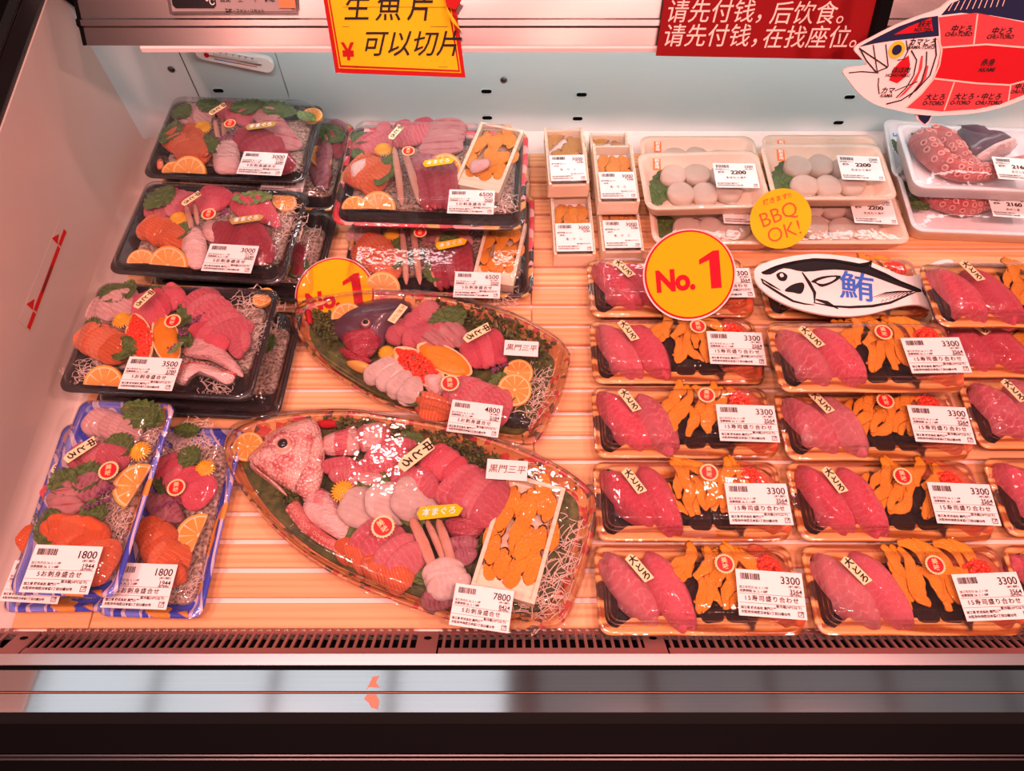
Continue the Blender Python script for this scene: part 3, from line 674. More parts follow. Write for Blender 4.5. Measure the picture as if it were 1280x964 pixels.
# ================================================================ THE CASE (setting)
DX0, DX1 = -.575, 1.22; DY0, DY1 = .148, .93
struct('ceiling', boxm('ceiling', (-3, 3.5, -3, 4, 2.2, 2.25), 'ceiling_white'))
struct('ground', boxm('ground', (-3, 3.5, -3, 4, -.95, -.90), 'floor_dark'))
struct('floor', boxm('floor', (DX0-.03, DX1+.03, DY0-.004, DY1+.01, -.04, -.0065), 'deck_white'))
wb = struct('wall_back', boxm('wall_back', (-.66, DX1+.03, DY1, DY1+.03, -.04, .46), 'white_enamel'))
def slotm(w, h):
    P = [(w/2-h/2+h/2*math.cos(a), h/2*math.sin(a)) for a in [R(-90+22.5*i) for i in range(9)]]+[(-w/2+h/2+h/2*math.cos(a), h/2*math.sin(a)) for a in [R(90+22.5*i) for i in range(9)]]
    V, Fc, I = loft(P, [(-.0012, 0, 1), (-.0008, .0008, 1), (0, .0008, 1), (.0003, .0002, 0)], False, True); I[-1] = 0
    return mesh('bracket_slot', V, Fc, ['black', 'white_enamel'], I)
SL = slotm(.016, .0068); WBM = Matrix.Rotation(R(90), 4, 'X')
for px, py in [(608,114),(609,147),(727,118),(722,148),(1062,121),(1048,153),(273,113)]:
    d = ray(px, py); t = (DY1-.0004)/d.y; p = Vector((d.x*t, DY1-.0004, CAM_H+d.z*t)); link('bracket_slot', SL, Matrix.Translation(p) @ WBM, wb)
SCR = mesh('screw', *dome(circ(.0052, 14), .003, 2)[:2], 'steel_dark', None, True)
for x, z in ((-.0125, .0905), (-.507, .109)): link('screw', SCR, Matrix.Translation((x, DY1-.0002, z)) @ WBM, wb)
link('panel_seam', boxm('panel_seam', (-.4845, -.4835, DY1-.0008, DY1, -.01, .28), 'steel_dark'), None, wb)
link('panel_seam', boxm('panel_seam', (-.345, -.3443, DY1-.0008, DY1, .06, .28), 'steel_pale'), None, wb)
# left side wall: sloping top edge
def zt(y): return .243+.117*(y-.636)
V = [(x, y, z) for x in (-.600, DX0) for y, z in ((.02, -.04), (.96, -.04), (.96, zt(.96)), (.02, zt(.02)))]
# the inner face leans in towards the back corner
wl = struct('wall_left', mesh('wall_left', V, [(0,1,2,3), (7,6,5,4), (0,4,5,1), (3,2,6,7), (0,3,7,4), (1,5,6,2)], 'white_plastic'))
V = []; Fc = []
for i in range(9):   # concave cove where the end panel meets the deck and curves to the back wall
    a = R(90*i/8); V += [(DX0+.03-.03*math.sin(a), .15, .024-.03*math.cos(a)), (DX0+.03-.03*math.sin(a), DY1, .024-.03*math.cos(a))]
    if i: Fc.append((2*i-2, 2*i-1, 2*i+1, 2*i))
link('cove', mesh('cove', V, Fc, 'white_plastic', None, True), None, wl)
V = []; Fc = []
for i in range(7):   # rounded corner post between end panel and back wall
    a = R(90*i/6); x = DX0+.05*(1-math.cos(a)); y = DY1-.05*(1-math.sin(a)); V += [(x, y, -.02), (x, y, .30)]
    if i: Fc.append((2*i-2, 2*i-1, 2*i+1, 2*i))
link('corner_post', mesh('corner_post', V, [f[::-1] for f in Fc], 'white_enamel', None, True), None, wl)
struct('wall_right', boxm('wall_right', (DX1, DX1+.03, .02, .96, -.04, .28), 'white_plastic'))
# rail along the top of the end panel
rr = root('end_panel_rail', 'long steel rail with dark rubber strip along top of the left end panel', 'rail', Matrix.Identity(4))
def slopebox(name, x0, x1, z0, z1, mat):
    V = [(x, y, zt(y)+z) for x in (x0, x1) for y, z in ((.02, z0), (1.0, z0), (1.0, z1), (.02, z1))]
    return mesh(name, V, [(0,1,2,3), (7,6,5,4), (0,4,5,1), (3,2,6,7), (0,3,7,4), (1,5,6,2)], mat)
link('rubber_strip', slopebox('rubber_strip', -.600, -.577, .0003, .006, 'steel_dark'), None, rr)
link('steel_bar', slopebox('steel_bar', -.6125, -.6005, -.01, .010, 'steel_rail'), None, rr)
link('outer_flange', slopebox('outer_flange', -.640, -.613, -.02, .001, 'black'), None, rr)
nb = root('neighbouring_case', 'dark brown neighbouring display case beyond the left end panel', 'display case', Matrix.Identity(4))
link('body', boxm('body', (-1.5, -.70, .2, 1.2, -.9, .12), 'neighbour_brown'), None, nb)
link('top_rail', boxm('top_rail', (-.745, -.70, .2, 1.2, .121, .16), 'steel_dark', .004), None, nb)
link('glass', boxm('glass', (-.76, -.752, .2, 1.2, .1205, .30), 'clear_case'), None, nb)
for i, (y, w) in enumerate(((.62, .05), (.72, .04), (.84, .05), (.95, .06))):
    link('goods', mesh('goods', *dome(circ(w, 12), w*.6, 3)[:2], ('salmon', 'rind', 'tuna_red', 'pith')[i], None, True), Matrix.Translation((-.84-.01*i, y, .1205)), nb)

# wooden slat mats
PITCHY = .0332; SW = .0268
seams = [(DX0+.032, -.460), (-.4585, .026), (.0275, .497), (.4985, .968), (.9695, DX1-.002)]
mat_names = ['wooden slat mat against the left end panel', 'wooden slat mat under the boat shaped fish platters', 'wooden slat mat under the sea urchin boxes and middle sushi packs', 'wooden slat mat under the second and third columns of sushi packs', 'wooden slat mat at the far right of the deck']
for (x0, x1), nm in zip(seams, mat_names):
    r = root('slat_mat', nm, 'mat', Matrix.Translation((x0, DY0, -.0064)), 'wooden slat mats on the deck')
    L = x1-x0; sm = boxm('slat', (0, L, 0, SW, .0004, .0062), 'slat_wood', .0008)
    for i in range(22):
        if DY0+i*PITCHY+SW > .885: break
        link('slat', sm, Matrix.Translation((0, .001+i*PITCHY, 0)), r)
    for k in (.12, .88):
        link('batten', boxm('batten', (L*k-.006, L*k+.006, 0, 22*PITCHY-.01, 0, .0004), 'deck_white'), None, r)

# front air grille (rises from the deck to the front rail)
GA = Vector((0, .148, .0)); GB = Vector((0, .1175, .0315)); gd = (GB-GA); GL = gd.length
GM = Matrix(((1,0,0), (0, gd.y/GL, gd.z/GL), (0, -gd.z/GL, gd.y/GL))).to_4x4()
exv = Vector((1,0,0)); eyv = gd/GL; ezv = exv.cross(eyv)
if ezv.z < 0: ezv = -ezv
GM = Matrix((exv, eyv, ezv)).transposed().to_4x4(); GM.translation = GA
gl_names = ['left length of the pinkish slotted air grille', 'middle length of slotted air grille below the largest fish platter', 'right length of slotted air grille below the sushi packs', 'far right end of the slotted air grille beyond the last sushi pack']
gsec = [(-.600, -.475), (-.472, -.062), (-.060, .1745), (.1765, 1.2)]
gsec = [(-.600, -.505), (-.503, -.078), (-.076, .160), (.162, 1.2)]
gl_names = ['short left end of the slotted air grille below blue trays', 'long left length of slotted air grille below blue trays and fish platters', 'middle length of slotted air grille below fish platter tail and first sushi pack', 'right length of slotted air grille below the two front sushi packs']
tooth = mesh('louvre_tooth', [(-.0042, 0, 0), (.0005, 0, 0), (.0028, .0062, .0), (-.0012, .0062, 0), (-.0042, 0, .0012), (.0005, 0, .0012), (.0028, .0062, .0012), (-.0012, .0062, .0012)], [(0,3,2,1), (4,5,6,7), (0,1,5,4), (1,2,6,5), (2,3,7,6), (3,0,4,7)], 'grille_paint')
barm = boxm('grille_bar', (-.0016, .0016, .0085, GL-.0085, -.001, .0012), 'grille_paint')
for (x0, x1), nm in zip(gsec, gl_names):
    r = root('air_grille', nm, 'grille', GM @ Matrix.Translation((x0, 0, 0)), 'air grille lengths along the front')
    L = x1-x0
    link('frame_strip', boxm('frame_strip', (0, L, GL-.0090, GL, -.001, .0013), 'grille_paint'), None, r)
    link('frame_strip', boxm('frame_strip', (0, L, .0060, .0088, -.001, .0013), 'grille_paint'), None, r)
    e = .022
    V, Fc = card([(L-e, .0087), (L, .0087), (L, GL-.009), (L-e, GL-.009)], .0022, -.001); link('end_plate', mesh('end_plate', V, Fc, 'grille_paint'), None, r)
    link('finger_hole', mesh('finger_hole', *card([(x*1.0+L-e/2, y*.7+.018) for x, y in circ(.0042, 14)], .0003, .0013)[:2], 'black'), None, r)
    n = int((L-e)/.0093)
    for i in range(n):
        link('grille_bar', barm, Matrix.Translation(((i+.5)*.0093, 0, 0)), r); link('louvre_tooth', tooth, Matrix.Translation(((i+.5)*.0093, 0, 0)), r)
struct('trim_1', boxm('trim_1', (-.66, DX1+.03, .085, .1475, -.07, -.045), 'black'))
# front rail profile, extruded along x
def prof(name, label_mat, pts):
    n = len(pts); V = [(x, y, z) for x in (-.72, DX1+.06) for y, z in pts]
    return mesh(name, V, [(i, (i+1) % n, n+(i+1) % n, n+i)[::-1] for i in range(n)]+[tuple(range(n-1, -1, -1))[::-1], tuple(range(n, 2*n))[::-1]], label_mat)
def yrow(py, z): return at(640, py, z).y
fr = root('front_rail', 'long polished steel front rail with two mirror strips and black bumper', 'rail', Matrix.Identity(4))
def strip(name, py0, py1, z, th, mat, z1=None):
    y0, y1 = yrow(py0, z), yrow(py1, z if z1 is None else z1); z1 = z if z1 is None else z1
    V = [(x, y, zz) for x in (-.72, DX1+.06) for y, zz in ((y0, z), (y1, z1), (y1, z1-th), (y0, z-th))]
    link(name, mesh(name, V, [(0, 1, 5, 4), (1, 2, 6, 5), (2, 3, 7, 6), (3, 0, 4, 7), (3, 2, 1, 0), (4, 5, 6, 7)], mat), None, fr)
strip('top_lip', 817.5, 831.5, .033, .004, 'steel_pale'); strip('dark_gap', 831.5, 838, .027, .004, 'black')
strip('mirror_strip', 838, 864, .031, .008, 'steel_rail'); strip('shadow_gap', 864, 867.5, .024, .003, 'black'); strip('mirror_strip', 867.5, 890.5, .030, .008, 'steel_rail', .0295)
strip('red_edge', 865.2, 866.2, .0285, .001, 'rust'); strip('matt_edge', 891.5, 905, .027, .006, 'steel_dark', .020)
strip('bumper', 905, 942, .018, .03, 'black', .012); strip('bead', 943.5, 945.5, .014, .004, 'steel_dark'); strip('bead', 948.5, 950.5, .013, .004, 'steel_dark'); strip('kick_panel', 951, 1010, -.01, .3, 'black')
link('scratch', mesh('scratch', *card([(a.x, a.y) for a in [at(x, y, .031) for x, y in ((466,846),(474,845),(470,853),(475,860),(461,859),(458,863),(463,852))]], .0002, .0311)[:2], 'rust'), None, fr)
link('scratch', mesh('scratch', *card([(a.x, a.y) for a in [at(x, y, .030) for x, y in ((459,868),(470,868),(474,876),(472,887),(464,885),(461,879),(455,874))]], .0002, .0301)[:2], 'rust'), None, fr)

# ---------------------------------------------------------------- canopy
HN = (0, -.80, .60); HP = Plane((0, .74, .281), HN)
ey = HP.ey; l1 = HP.pm(640, 30)[1]; l0 = .0
def hp(t, k=0): p = HP.o+ey*t+HP.n*k; return (p.y, p.z)
prf = [hp(.0), hp(l1-.004), hp(l1-.002, .004), hp(l1+.004, .004), hp(l1+.006, 0), hp(.21), (1.0, hp(.21)[1]), (1.0, .281)]
hd = root('canopy', 'brushed stainless steel canopy across the top with white lower lip', 'canopy', Matrix.Identity(4))
n = len(prf); HX0 = -.487
V = [(x, y, z) for x in (HX0, DX1+.03) for y, z in prf]
link('steel_face', mesh('steel_face', V, [(i, n+i, n+(i+1) % n, (i+1) % n) for i in range(n)]+[tuple(range(n)), tuple(range(2*n-1, n-1, -1))], 'steel'), None, hd)
V = [(x, y, z) for x in (HX0-.005, HX0-.0005) for y, z in prf]
link('edge_trim', mesh('edge_trim', V, [(i, n+i, n+(i+1) % n, (i+1) % n) for i in range(n)]+[tuple(range(n)), tuple(range(2*n-1, n-1, -1))], 'black'), None, hd)
p0 = HP.pm(583, 59); 
link('white_lip', boxm('white_lip', (HX0+.06, DX1+.02, .737, .76, .2745, .2805), 'card_white', .001), None, hd)
br = root('panel_bracket', 'black bracket with tape wedged at the top of the left end panel', 'bracket', Matrix.Identity(4))
link('wedge', mesh('wedge', [(-.573, .87, .262), (-.573, .94, .262), (-.535, .90, .262), (-.562, .89, .215), (-.573, .87, .33), (-.573, .94, .33), (-.525, .90, .33)], [(0, 3, 1), (1, 3, 2), (0, 2, 3), (0, 1, 5, 4), (1, 2, 6, 5), (2, 0, 4, 6), (4, 5, 6)], 'black'), None, br)
# control panel
cp = root('control_panel', 'grey control panel with black temperature display and orange button on canopy', 'control panel', HP.off(.001))
a = HP.pm(215, 18); b = HP.pm(372, 18); c1 = HP.pm(225, -20)
V, Fc = card([(a[0], a[1]), (b[0], b[1]), (b[0]-.001, c1[1]+.02), (a[0], c1[1]+.02)], .005); link('panel_body', mesh('panel_body', V, Fc, 'steel_dark'), None, cp)
V, Fc = card([(a[0]+.004, a[1]+.0025), (b[0]-.004, b[1]+.0025), (b[0]-.005, c1[1]+.018), (a[0]+.004, c1[1]+.018)], .001, .005); link('face_plate', mesh('face_plate', V, Fc, 'panel_grey'), None, cp)
q0 = HP.pm(220, 11); q1 = HP.pm(274, 11); V, Fc = card([(q0[0]+.003, q0[1]), (q1[0]-.003, q1[1]), (q1[0], q1[1]+.003), (q1[0], q1[1]+.05), (q0[0], q0[1]+.05), (q0[0], q0[1]+.003)], .0008, .006); dsp = link('display', mesh('display', V, Fc, 'black_gloss'), None, cp)
link('printed_text', Print().text('℃', q1[0]-.006, q1[1]+.006, .009, .01).build('card_white'), Matrix.Translation((0, 0, .0070)), dsp)
q = HP.pm(352, 11); V, Fc = card([(q[0], q[1]), (q[0]+.018, q[1]), (q[0]+.018, q[1]+.035), (q[0], q[1]+.035)], .002, .006); link('orange_button', mesh('orange_button', V, Fc, 'orange_button'), None, cp)
pr = Print(); q = HP.pm(285, 3)
for i, tx in enumerate(('設定', '上', '下', '霜取')): pr.text(tx, q[0]+i*.0165, q[1]+.002, .006, .02)
pr.text('警報・ファン・リセット', q[0]+.020, q[1]-.009, .004, .03); link('printed_text', pr.build('ink'), Matrix.Translation((0, 0, .0063)), cp)
# yellow handwritten notice (curling sheet)
nt = root('yellow_notice', 'curling yellow paper notice with red border and handwritten black characters on canopy', 'notice', HP.off(.004))
def hq(px, py): return HP.pm(px, py)
def wavy(P, dz):
    return [(x, y, dz+.005*math.sin((x*40)+1)*max(0, min(1, (.04-y)/.05))+.003) for x, y in P]
def sheetgrid(c, mat, dz, name, nx=14, ny=8):
    tl, tr, br_, bl = c; V = []; Fc = []
    for j in range(ny+1):
        for i in range(nx+1):
            u, v = i/nx, j/ny; x = (tl[0]*(1-u)+tr[0]*u)*(1-v)+(bl[0]*(1-u)+br_[0]*u)*v; y = (tl[1]*(1-u)+tr[1]*u)*(1-v)+(bl[1]*(1-u)+br_[1]*u)*v
            V.append(wavy([(x, y)], dz)[0])
            if i and j: q = j*(nx+1)+i; Fc.append((q-nx-2, q-1, q, q-nx-1))
    return mesh(name, V, Fc, mat, None, True)
C0 = [hq(403, -22), hq(566, -22), hq(582, 97), hq(420, 91)]
def inset(c, k): 
    cx = sum(p[0] for p in c)/4; cy = sum(p[1] for p in c)/4; return [(x+(k if x < cx else -k), y+(k if y < cy else -k)) for x, y in c]
link('red_sheet', sheetgrid(C0, 'note_red', 0, 'red_sheet'), None, nt)
link('yellow_line', sheetgrid(inset(C0, .0048), 'note_yellow', .0004, 'yellow_line'), None, nt)
link('red_line', sheetgrid(inset(C0, .0060), 'note_red', .0008, 'red_line'), None, nt)
link('yellow_field', sheetgrid(inset(C0, .0080), 'note_yellow', .0012, 'yellow_field'), None, nt)
pr = Print(); q = hq(486, 12); pr.text('生 魚 片', q[0], q[1], .030, .005, .2, space=.9); q = hq(514, 57); pr.text('可以切片', q[0], q[1], .0285, .004, .3, space=.98)
q = hq(437, 66); pr.text('¥', q[0], q[1], .024, .03, mi=1)
for y in (10, 34, 84): q = hq(430 if y < 80 else 445, y); q2 = hq(560, y); pr.rect(q[0], q2[0], q[1], q[1]+.0004, 0)
V, Fc, I = joinp(pr.p); V = [wavy([(v[0], v[1])], .0020)[0] for v in V]
link('handwriting', mesh('handwriting', V, Fc, ['ink', 'note_red'], I), None, nt)
f1 = [hq(556, -8), hq(578, 2), hq(571, 14), hq(560, 10)]; V, Fc = card(f1, .0015, .012); link('torn_fold', mesh('torn_fold', V, Fc, 'note_red'), None, nt)
f1 = [hq(558, 8), hq(570, 26), hq(578, 40), hq(566, 28)]; V, Fc = card(f1, .0015, .011); link('torn_fold', mesh('torn_fold', V, Fc, 'note_yellow'), None, nt)
# red banner
bn = root('red_banner', 'glossy red banner with two lines of pale Chinese characters hanging from canopy', 'banner', HP.off(.008))
P = [hq(834, -40), hq(1128, -40), hq(1078, 75), hq(818, 70)]; V, Fc = card(P, .0015); link('sheet', mesh('sheet', V, Fc, 'banner_red'), None, bn)
pr = Print()
for tx, px, py in (('请先付钱，', 898, 17), ('后饮食。', 1013, 19), ('请先付钱，', 893, 47), ('在找座位。', 1016, 49)): q = hq(px, py); pr.text(tx, q[0], q[1], .0245, .002, .18, space=1.02)
link('banner_text', pr.build('banner_text'), Matrix.Translation((0, 0, .0018)), bn)
# thermometer on the back wall
TP = Plane((0, DY1-.006, .12), (0, -1, .0)); a = TP.pm(252, 64); b = TP.pm(333, 79)
L = math.dist(a, b); ang = math.atan2(b[1]-a[1], b[0]-a[0]); TM = TP.off(.001) @ Matrix.Translation(((a[0]+b[0])/2, (a[1]+b[1])/2, 0)) @ Matrix.Rotation(ang, 4, 'Z')
th = root('thermometer', 'white plastic thermometer hung askew on the back wall under the canopy', 'thermometer', TM)
P = [(L/2+.011*math.cos(x), .013*math.sin(x)) for x in [R(-90+18*i) for i in range(11)]]+[(-L/2+.008*math.cos(x), .010*math.sin(x)) for x in [R(90+18*i) for i in range(11)]]
V, Fc, I = loft(P, [(0, -.002), (0, .004), (.0015, .005)], True); link('housing', mesh('housing', V, Fc, 'card_white'), None, th)
V, Fc = card([(-L/2+.012, -.0012), (L/2-.006, -.0012), (L/2-.006, .0012), (-L/2+.012, .0012)], .001, .005); link('glass_tube', mesh('glass_tube', V, Fc, 'steel_pale'), None, th)
V, Fc = card(circ(.0035, 12, -L/2+.008, 0), .0012, .005); link('red_bulb', mesh('red_bulb', V, Fc, 'tuna_red'), None, th)
pr = Print().rect(-L/2+.018, -L/2+.045, -.005, -.0035, 1).rect(-L/2+.045, L/2-.012, -.005, -.0035, 2)
for i in range(28): pr.rect(-L/2+.018+i*.0022, -L/2+.0184+i*.0022, .002, .005 if i % 4 else .0075)
for i in range(7): pr.text(str(abs(-20+i*10)), -L/2+.019+i*.0088, .0088, .0035, .02)
link('printed_text', pr.build(['ink', 'brush_blue', 'tuna_red']), Matrix.Translation((0, 0, .0056)), th)
# load line sticker on left end panel
LP = Plane((DX0+.0004, .5, .1), (1, 0, 0), (0, 1, 0))
st = root('load_line_sticker', 'red line sticker with two small triangles on the left end panel', 'sticker', LP.M)
A_, B_ = LP.pm(35, 411), LP.pm(81, 288)
pr = Print(); d = (B_[0]-A_[0], B_[1]-A_[1]); L = math.hypot(*d); tx, ty = d[0]/L, d[1]/L; w = .0030
def lp(t, s): return (A_[0]+tx*t+ty*s*-1, A_[1]+ty*t+tx*s)
for t0, t1 in ((0, .155*L), (.17*L, .82*L), (.835*L, L)): pr.poly([lp(t0, -w), lp(t1, -w), lp(t1, w), lp(t0, w)])
for t0 in (.16*L, .825*L): pr.poly([lp(t0, w*1.3), lp(t0, w*5.5), lp(t0+.014, w*2.5)])
pr.poly([lp(.35*L, -w*.5), lp(.62*L, -w*.5), lp(.62*L, w*.5), lp(.35*L, w*.5)], 1, .0003)
link('red_marks', pr.build(['red_line', 'neighbour_brown']), Matrix.Translation((0, 0, .0006)), st)
V, Fc = card([lp(-.002, -w*1.2), lp(L, -w*1.2), lp(L+.008, w*5), lp(0, w*6)], .0003); link('clear_backing', mesh('clear_backing', V, Fc, 'white_plastic'), None, st)

# ================================================================ SUSHI PACKS
OVER = set()
def sushi(cx, cy, z, label, rot=0, seed=0, uni_first=False, labrot=0, labdx=0, tagdx=0, tagrot=-58, noseal=False, nolab=False, top=False):
    rnd = random.Random(seed); W_, D_ = .218, .0965
    s = Pack('sushi_pack', label, 'sushi packs in wood grain trays', cx, cy, z, rot); s.tray(rrect(W_, D_, .014), ['tray_woodgrain', 'tray_black'])
    # scalloped inner rim of the tray
    P = rrect(W_-.016, D_-.016, .012); Q = []
    for i, (x, y) in enumerate(P):
        if abs(x) < W_/2-.02: y *= 1-(.22+.09*abs(math.sin(x*48)))
        Q.append((x, y))
    N = len(P); V = [(x*1.03, y*1.06, .0200) for x, y in P]+[(x, y, .0195) for x, y in Q]+[(x*.985, y*.97, .006) for x, y in Q]
    link('rim_panel', mesh('rim_panel', V, [(r*N+i, r*N+(i+1) % N, r*N+N+(i+1) % N, r*N+N+i) for r in (0, 1) for i in range(N)], 'tray_woodgrain', None, False), None, s.r)
    s.lid(.046, 3, side=.008)
    def loc(x, y, zz, a=0, sc=(1,1,1)): return Matrix.Translation((x, y, zz)) @ Matrix.Rotation(R(a), 4, 'Z') @ Matrix.Diagonal((*sc, 1))
    def put(name, me, M, **k): o = link(name, me, M, s.r, **k); return o
    j = lambda a: rnd.uniform(-a, a)
    x1 = -.071+j(.003); a1 = -58+j(9); x2 = -.033+j(.003); a2 = -64+j(8)
    for x, y, a, k in ((x1, .001+j(.003), a1, 0), (x2, -.002+j(.003), a2, 1)):
        put('rice', RICE, loc(x, y, .006, a, (.060, .026, .016))); put('nigiri_topping', rnd.choice(NIG), loc(x, y, .009+.001*k, a, (.087+j(.004), .043+j(.003), .034+.002*k)))
    for x, y in ((-.001, .009), (.040, .009)):
        put('nori_wrap', NORI, loc(x, y-.008, .005, 84+j(12), (.048, .030, .024))); put('sea_urchin', rnd.choice(UNI), loc(x+j(.002), y+j(.002)+.001, .026, rnd.choice((-22, 18, 8))+j(10), (.043, .050, .014)))
    # salmon and salmon roe at the right end
    xs = .078
    put('rice', RICE, loc(xs+.004, .002, .006, -70, (.056, .026, .016))); put('nigiri_topping', rnd.choice(NIG_S), loc(xs+.003, .004, .009, -66+j(6), (.096, .060, .032)))
    put('salmon_roe', ROE, loc(xs-.008+j(.004), .019+j(.003), .034, j(30), (.85, .85, 1)), kind='stuff')
    for x in (.012, .040): put('seaweed_roll', ROLL, loc(x+j(.002), -.023, .005, j(6), (.026, .026, .017)))
    put('seaweed_roll', ROLL, loc(-.094, -.008, .005, 0, (.016, .050, .016)))
    # things taped on the lid
    def on(name, pair, x, y, a, sub, dz=0, tl=0, sc=1.12):
        o = put(name, pair[0], Matrix.Translation((x, y, .0465+dz)) @ Matrix.Rotation(R(a), 4, 'Z') @ Matrix.Rotation(R(tl), 4, 'X') @ Matrix.Scale(sc, 4)); link(sub, pair[1], Matrix.Translation((0, 0, .0009)), o)
    on('tuna_tag', TAG['otoro'], -.066+tagdx+j(.004), .014+j(.003), tagrot+j(6), 'brush_text')
    if not noseal: on('gold_seal', SEAL, .019+j(.009), .021+j(.003), j(8), 'seal_text')
    if not nolab: on('price_label', LAB['3300'], .070+labdx, -.013+j(.002), labrot+j(1.5), 'printed_text')
    return s
RICE = mesh('rice', *dome([(.5*math.cos(a)*(1-.1*abs(math.sin(2*a))), .5*math.sin(a)) for a in [2*math.pi*i/16 for i in range(16)]], 1, 3)[:2], 'daikon', None, True)
V, Fc, I = loft([(.5*math.cos(a), .5*math.sin(a)) for a in [2*math.pi*i/20 for i in range(20)]], [(.04, 0), (0, .1), (.0, .9), (.03, 1), (.08, .92)], True, True); NORI = mesh('nori_wrap', V, Fc, 'nori', None, True)
V, Fc, I = loft([(x, y) for x, y in rrect(1, 1, .25, 3)], [(.05, 0), (0, .15), (.0, .8), (.08, 1)], True, True); ROLL = mesh('seaweed_roll', V, Fc, 'nori', None, True)
SP = [
 (.200,.186,0,'front row sushi pack left of the last column, beside the largest fish platter tail',0,1,-3),
 (.204,.287,0,'sushi pack second from front in the column nearest the fish platters',0,2,-1),
 (.208,.388,0,'sushi pack third from front in the column nearest the fish platters',0,3,-1),
 (.211,.490,0,'sushi pack directly below the round No.1 sign in the first column',0,4,-2),
 (.213,.592,0,'sushi pack partly hidden behind the standing round No.1 sign',0,5,0),
 (.430,.186,0,'front row sushi pack in the middle sushi column, cut by air grille',0,6,1),
 (.432,.287,0,'sushi pack second from front in the middle sushi column',0,7,-2),
 (.436,.385,0,'sushi pack third from front in middle column, its top under a raised pack',0,8,-2),
]
SP[0] = (.200,.186,0,'frontmost sushi pack of the column nearest the fish platters',0,1,-3)
SP[5] = (.430,.186,0,'frontmost sushi pack of the middle sushi column',0,6,1)
for cx, cy, z, lb, rot, sd, lr in SP: sushi(cx, cy, z, lb, rot, sd, labrot=lr)
def ctr(px, py, z): p = at(px, py, z+.02); return p.x, p.y
x, y = ctr(1079, 447, .048); sushi(x, y, .048, 'raised sushi pack with bright orange urchin just below the brush painted fish sign', 0, 21, labrot=0)
x, y = ctr(1079, 440, 0); sushi(x-.010, .487, 0, 'lower sushi pack hidden under the raised pack below the fish sign', 0, 22, nolab=True, noseal=True)
sushi(.448, .590, 0, 'sushi pack lying under the brush painted fish sign', 0, 23, nolab=True, noseal=True)
x = at(1163, 370, .084).x+.109
sushi(x, at(1220, 370, .084).y+.004, .060, 'raised sushi pack overlapping the tail of the fish sign at right edge', 0, 31)
sushi(at(1180, 450, .02).x+.109-.002, .499, 0, 'sushi pack at right edge just below the pack overlapping the fish tail', 0, 32, tagrot=-52)
sushi(at(1214, 530, .02).x+.109, .400, 0, 'right edge sushi pack third from front', 0, 33)
sushi(at(1246, 630, .02).x+.109, .292, 0, 'right edge sushi pack second from front showing only its left end', 0, 34)
sushi(max(.652, at(1270, 740, .02).x+.109), .186, 0, 'frontmost sushi pack at the right edge, only its corner showing', 0, 36)

# ================================================================ SASHIMI PACKS
def sash(label, cx, cy, z, rot, w=.232, d=.160, mats=('tray_black', 'tray_black'), group='large sashimi packs at left', zt_=.046, r=.016, bed=True):
    s = Pack('sashimi_pack', label, group, cx, cy, z, rot); s.tray(rrect(w, d, r), list(mats)); s.lid(zt_, 1, side=.009)
    if bed: s.bed(w-.034, d-(.034 if w < .15 else .060), 0 if w < .15 else .012)
    return s
def c4(pts, z): q = [at(x, y, z) for x, y in pts]; c = sum(q, Vector())/4; return c.x, c.y
# ---- A1 stack (back left)
z0 = .022
xr = at(438, 212, .02).x
un = sash('large red cornered sashimi pack mostly hidden beneath the back left pack', xr-.142, .829, 0, -2, .270, .185, ('tray_blossom', 'tray_black'))
un.zoom(180, 100, 3.443); un.zc = .012
un.fan('mackerel', 5, (770, 260, 800, 360), (740, 330, 790, 470), .030, .008); un.leaf(760, 200, 860, 270, .04); un.piece('citrus_slice', CITF, 730, 290, 790, 380, .03, .03, .012)
un.fan('akami', 3, (760, 210, 850, 330), (820, 210, 870, 280), .026, .007); un.fan('mackerel', 3, (800, 200, 880, 215), (790, 270, 850, 290), .02, .007)
un.price('5400', 600, 440, -1)
x, y = c4([(213,128),(400,130),(380,230),(188,222)], .068)
s = sash('back left sashimi pack with salmon, two citrus slices and dark tuna in the corner', x, y, .048, -2.5)
s.zoom(180, 100, 3.443)
s.leaf(130, 170, 200, 110, .03); s.leaf(230, 105, 330, 115, .03); s.leaf(370, 125, 520, 110, .034); s.leaf(500, 110, 660, 150, .034); s.leaf(80, 280, 150, 180, .03); s.leaf(240, 310, 310, 250, .05)
s.fan('white_fish', 4, (150, 190, 210, 115), (230, 190, 290, 120), .024); s.fan('salmon', 7, (95, 290, 190, 225), (175, 350, 285, 320), .026, .009); s.fan('salmon', 4, (190, 220, 260, 240), (210, 260, 280, 330), .022, .010, dz=.006)
s.disc(128, 400, 50, .008, 0, 20); s.disc(195, 402, 74, .010, -4, 28); s.flower(250, 207, 42)
s.fan('toro_pale', 3, (330, 170, 380, 110), (400, 190, 460, 150), .026, .008); s.piece('shrimp', SHRIMP, 310, 190, 330, 300, .018, .020, .004); s.piece('shrimp', SHRIMP, 345, 200, 360, 320, .016, .020, .004)
s.mass('squid', [(300,280),(340,250),(380,240),(410,270),(415,330),(410,400),(360,410),(310,400),(300,340)], .012, 'white_fish', .006, .0006)
s.fan('amberjack', 6, (470, 150, 560, 130), (570, 260, 680, 290), .026, .009); s.fan('akami', 4, (400, 280, 500, 220), (450, 340, 600, 270), .028, .010, dz=.006); s.fan('akami', 4, (520, 290, 600, 300), (560, 380, 650, 360), .024, .008)
s.budspray(310, 260, 420, 230); s.piece('citrus_slice', CITF, 700, 130, 750, 180, .03, .03, .008); s.shred(640, 380, 10, .5); s.leaf(660, 140, 740, 180, .02, light=True)
s.mass('squid', [(60,350),(80,345),(85,380),(60,385)], .006, 'salmon', .004)
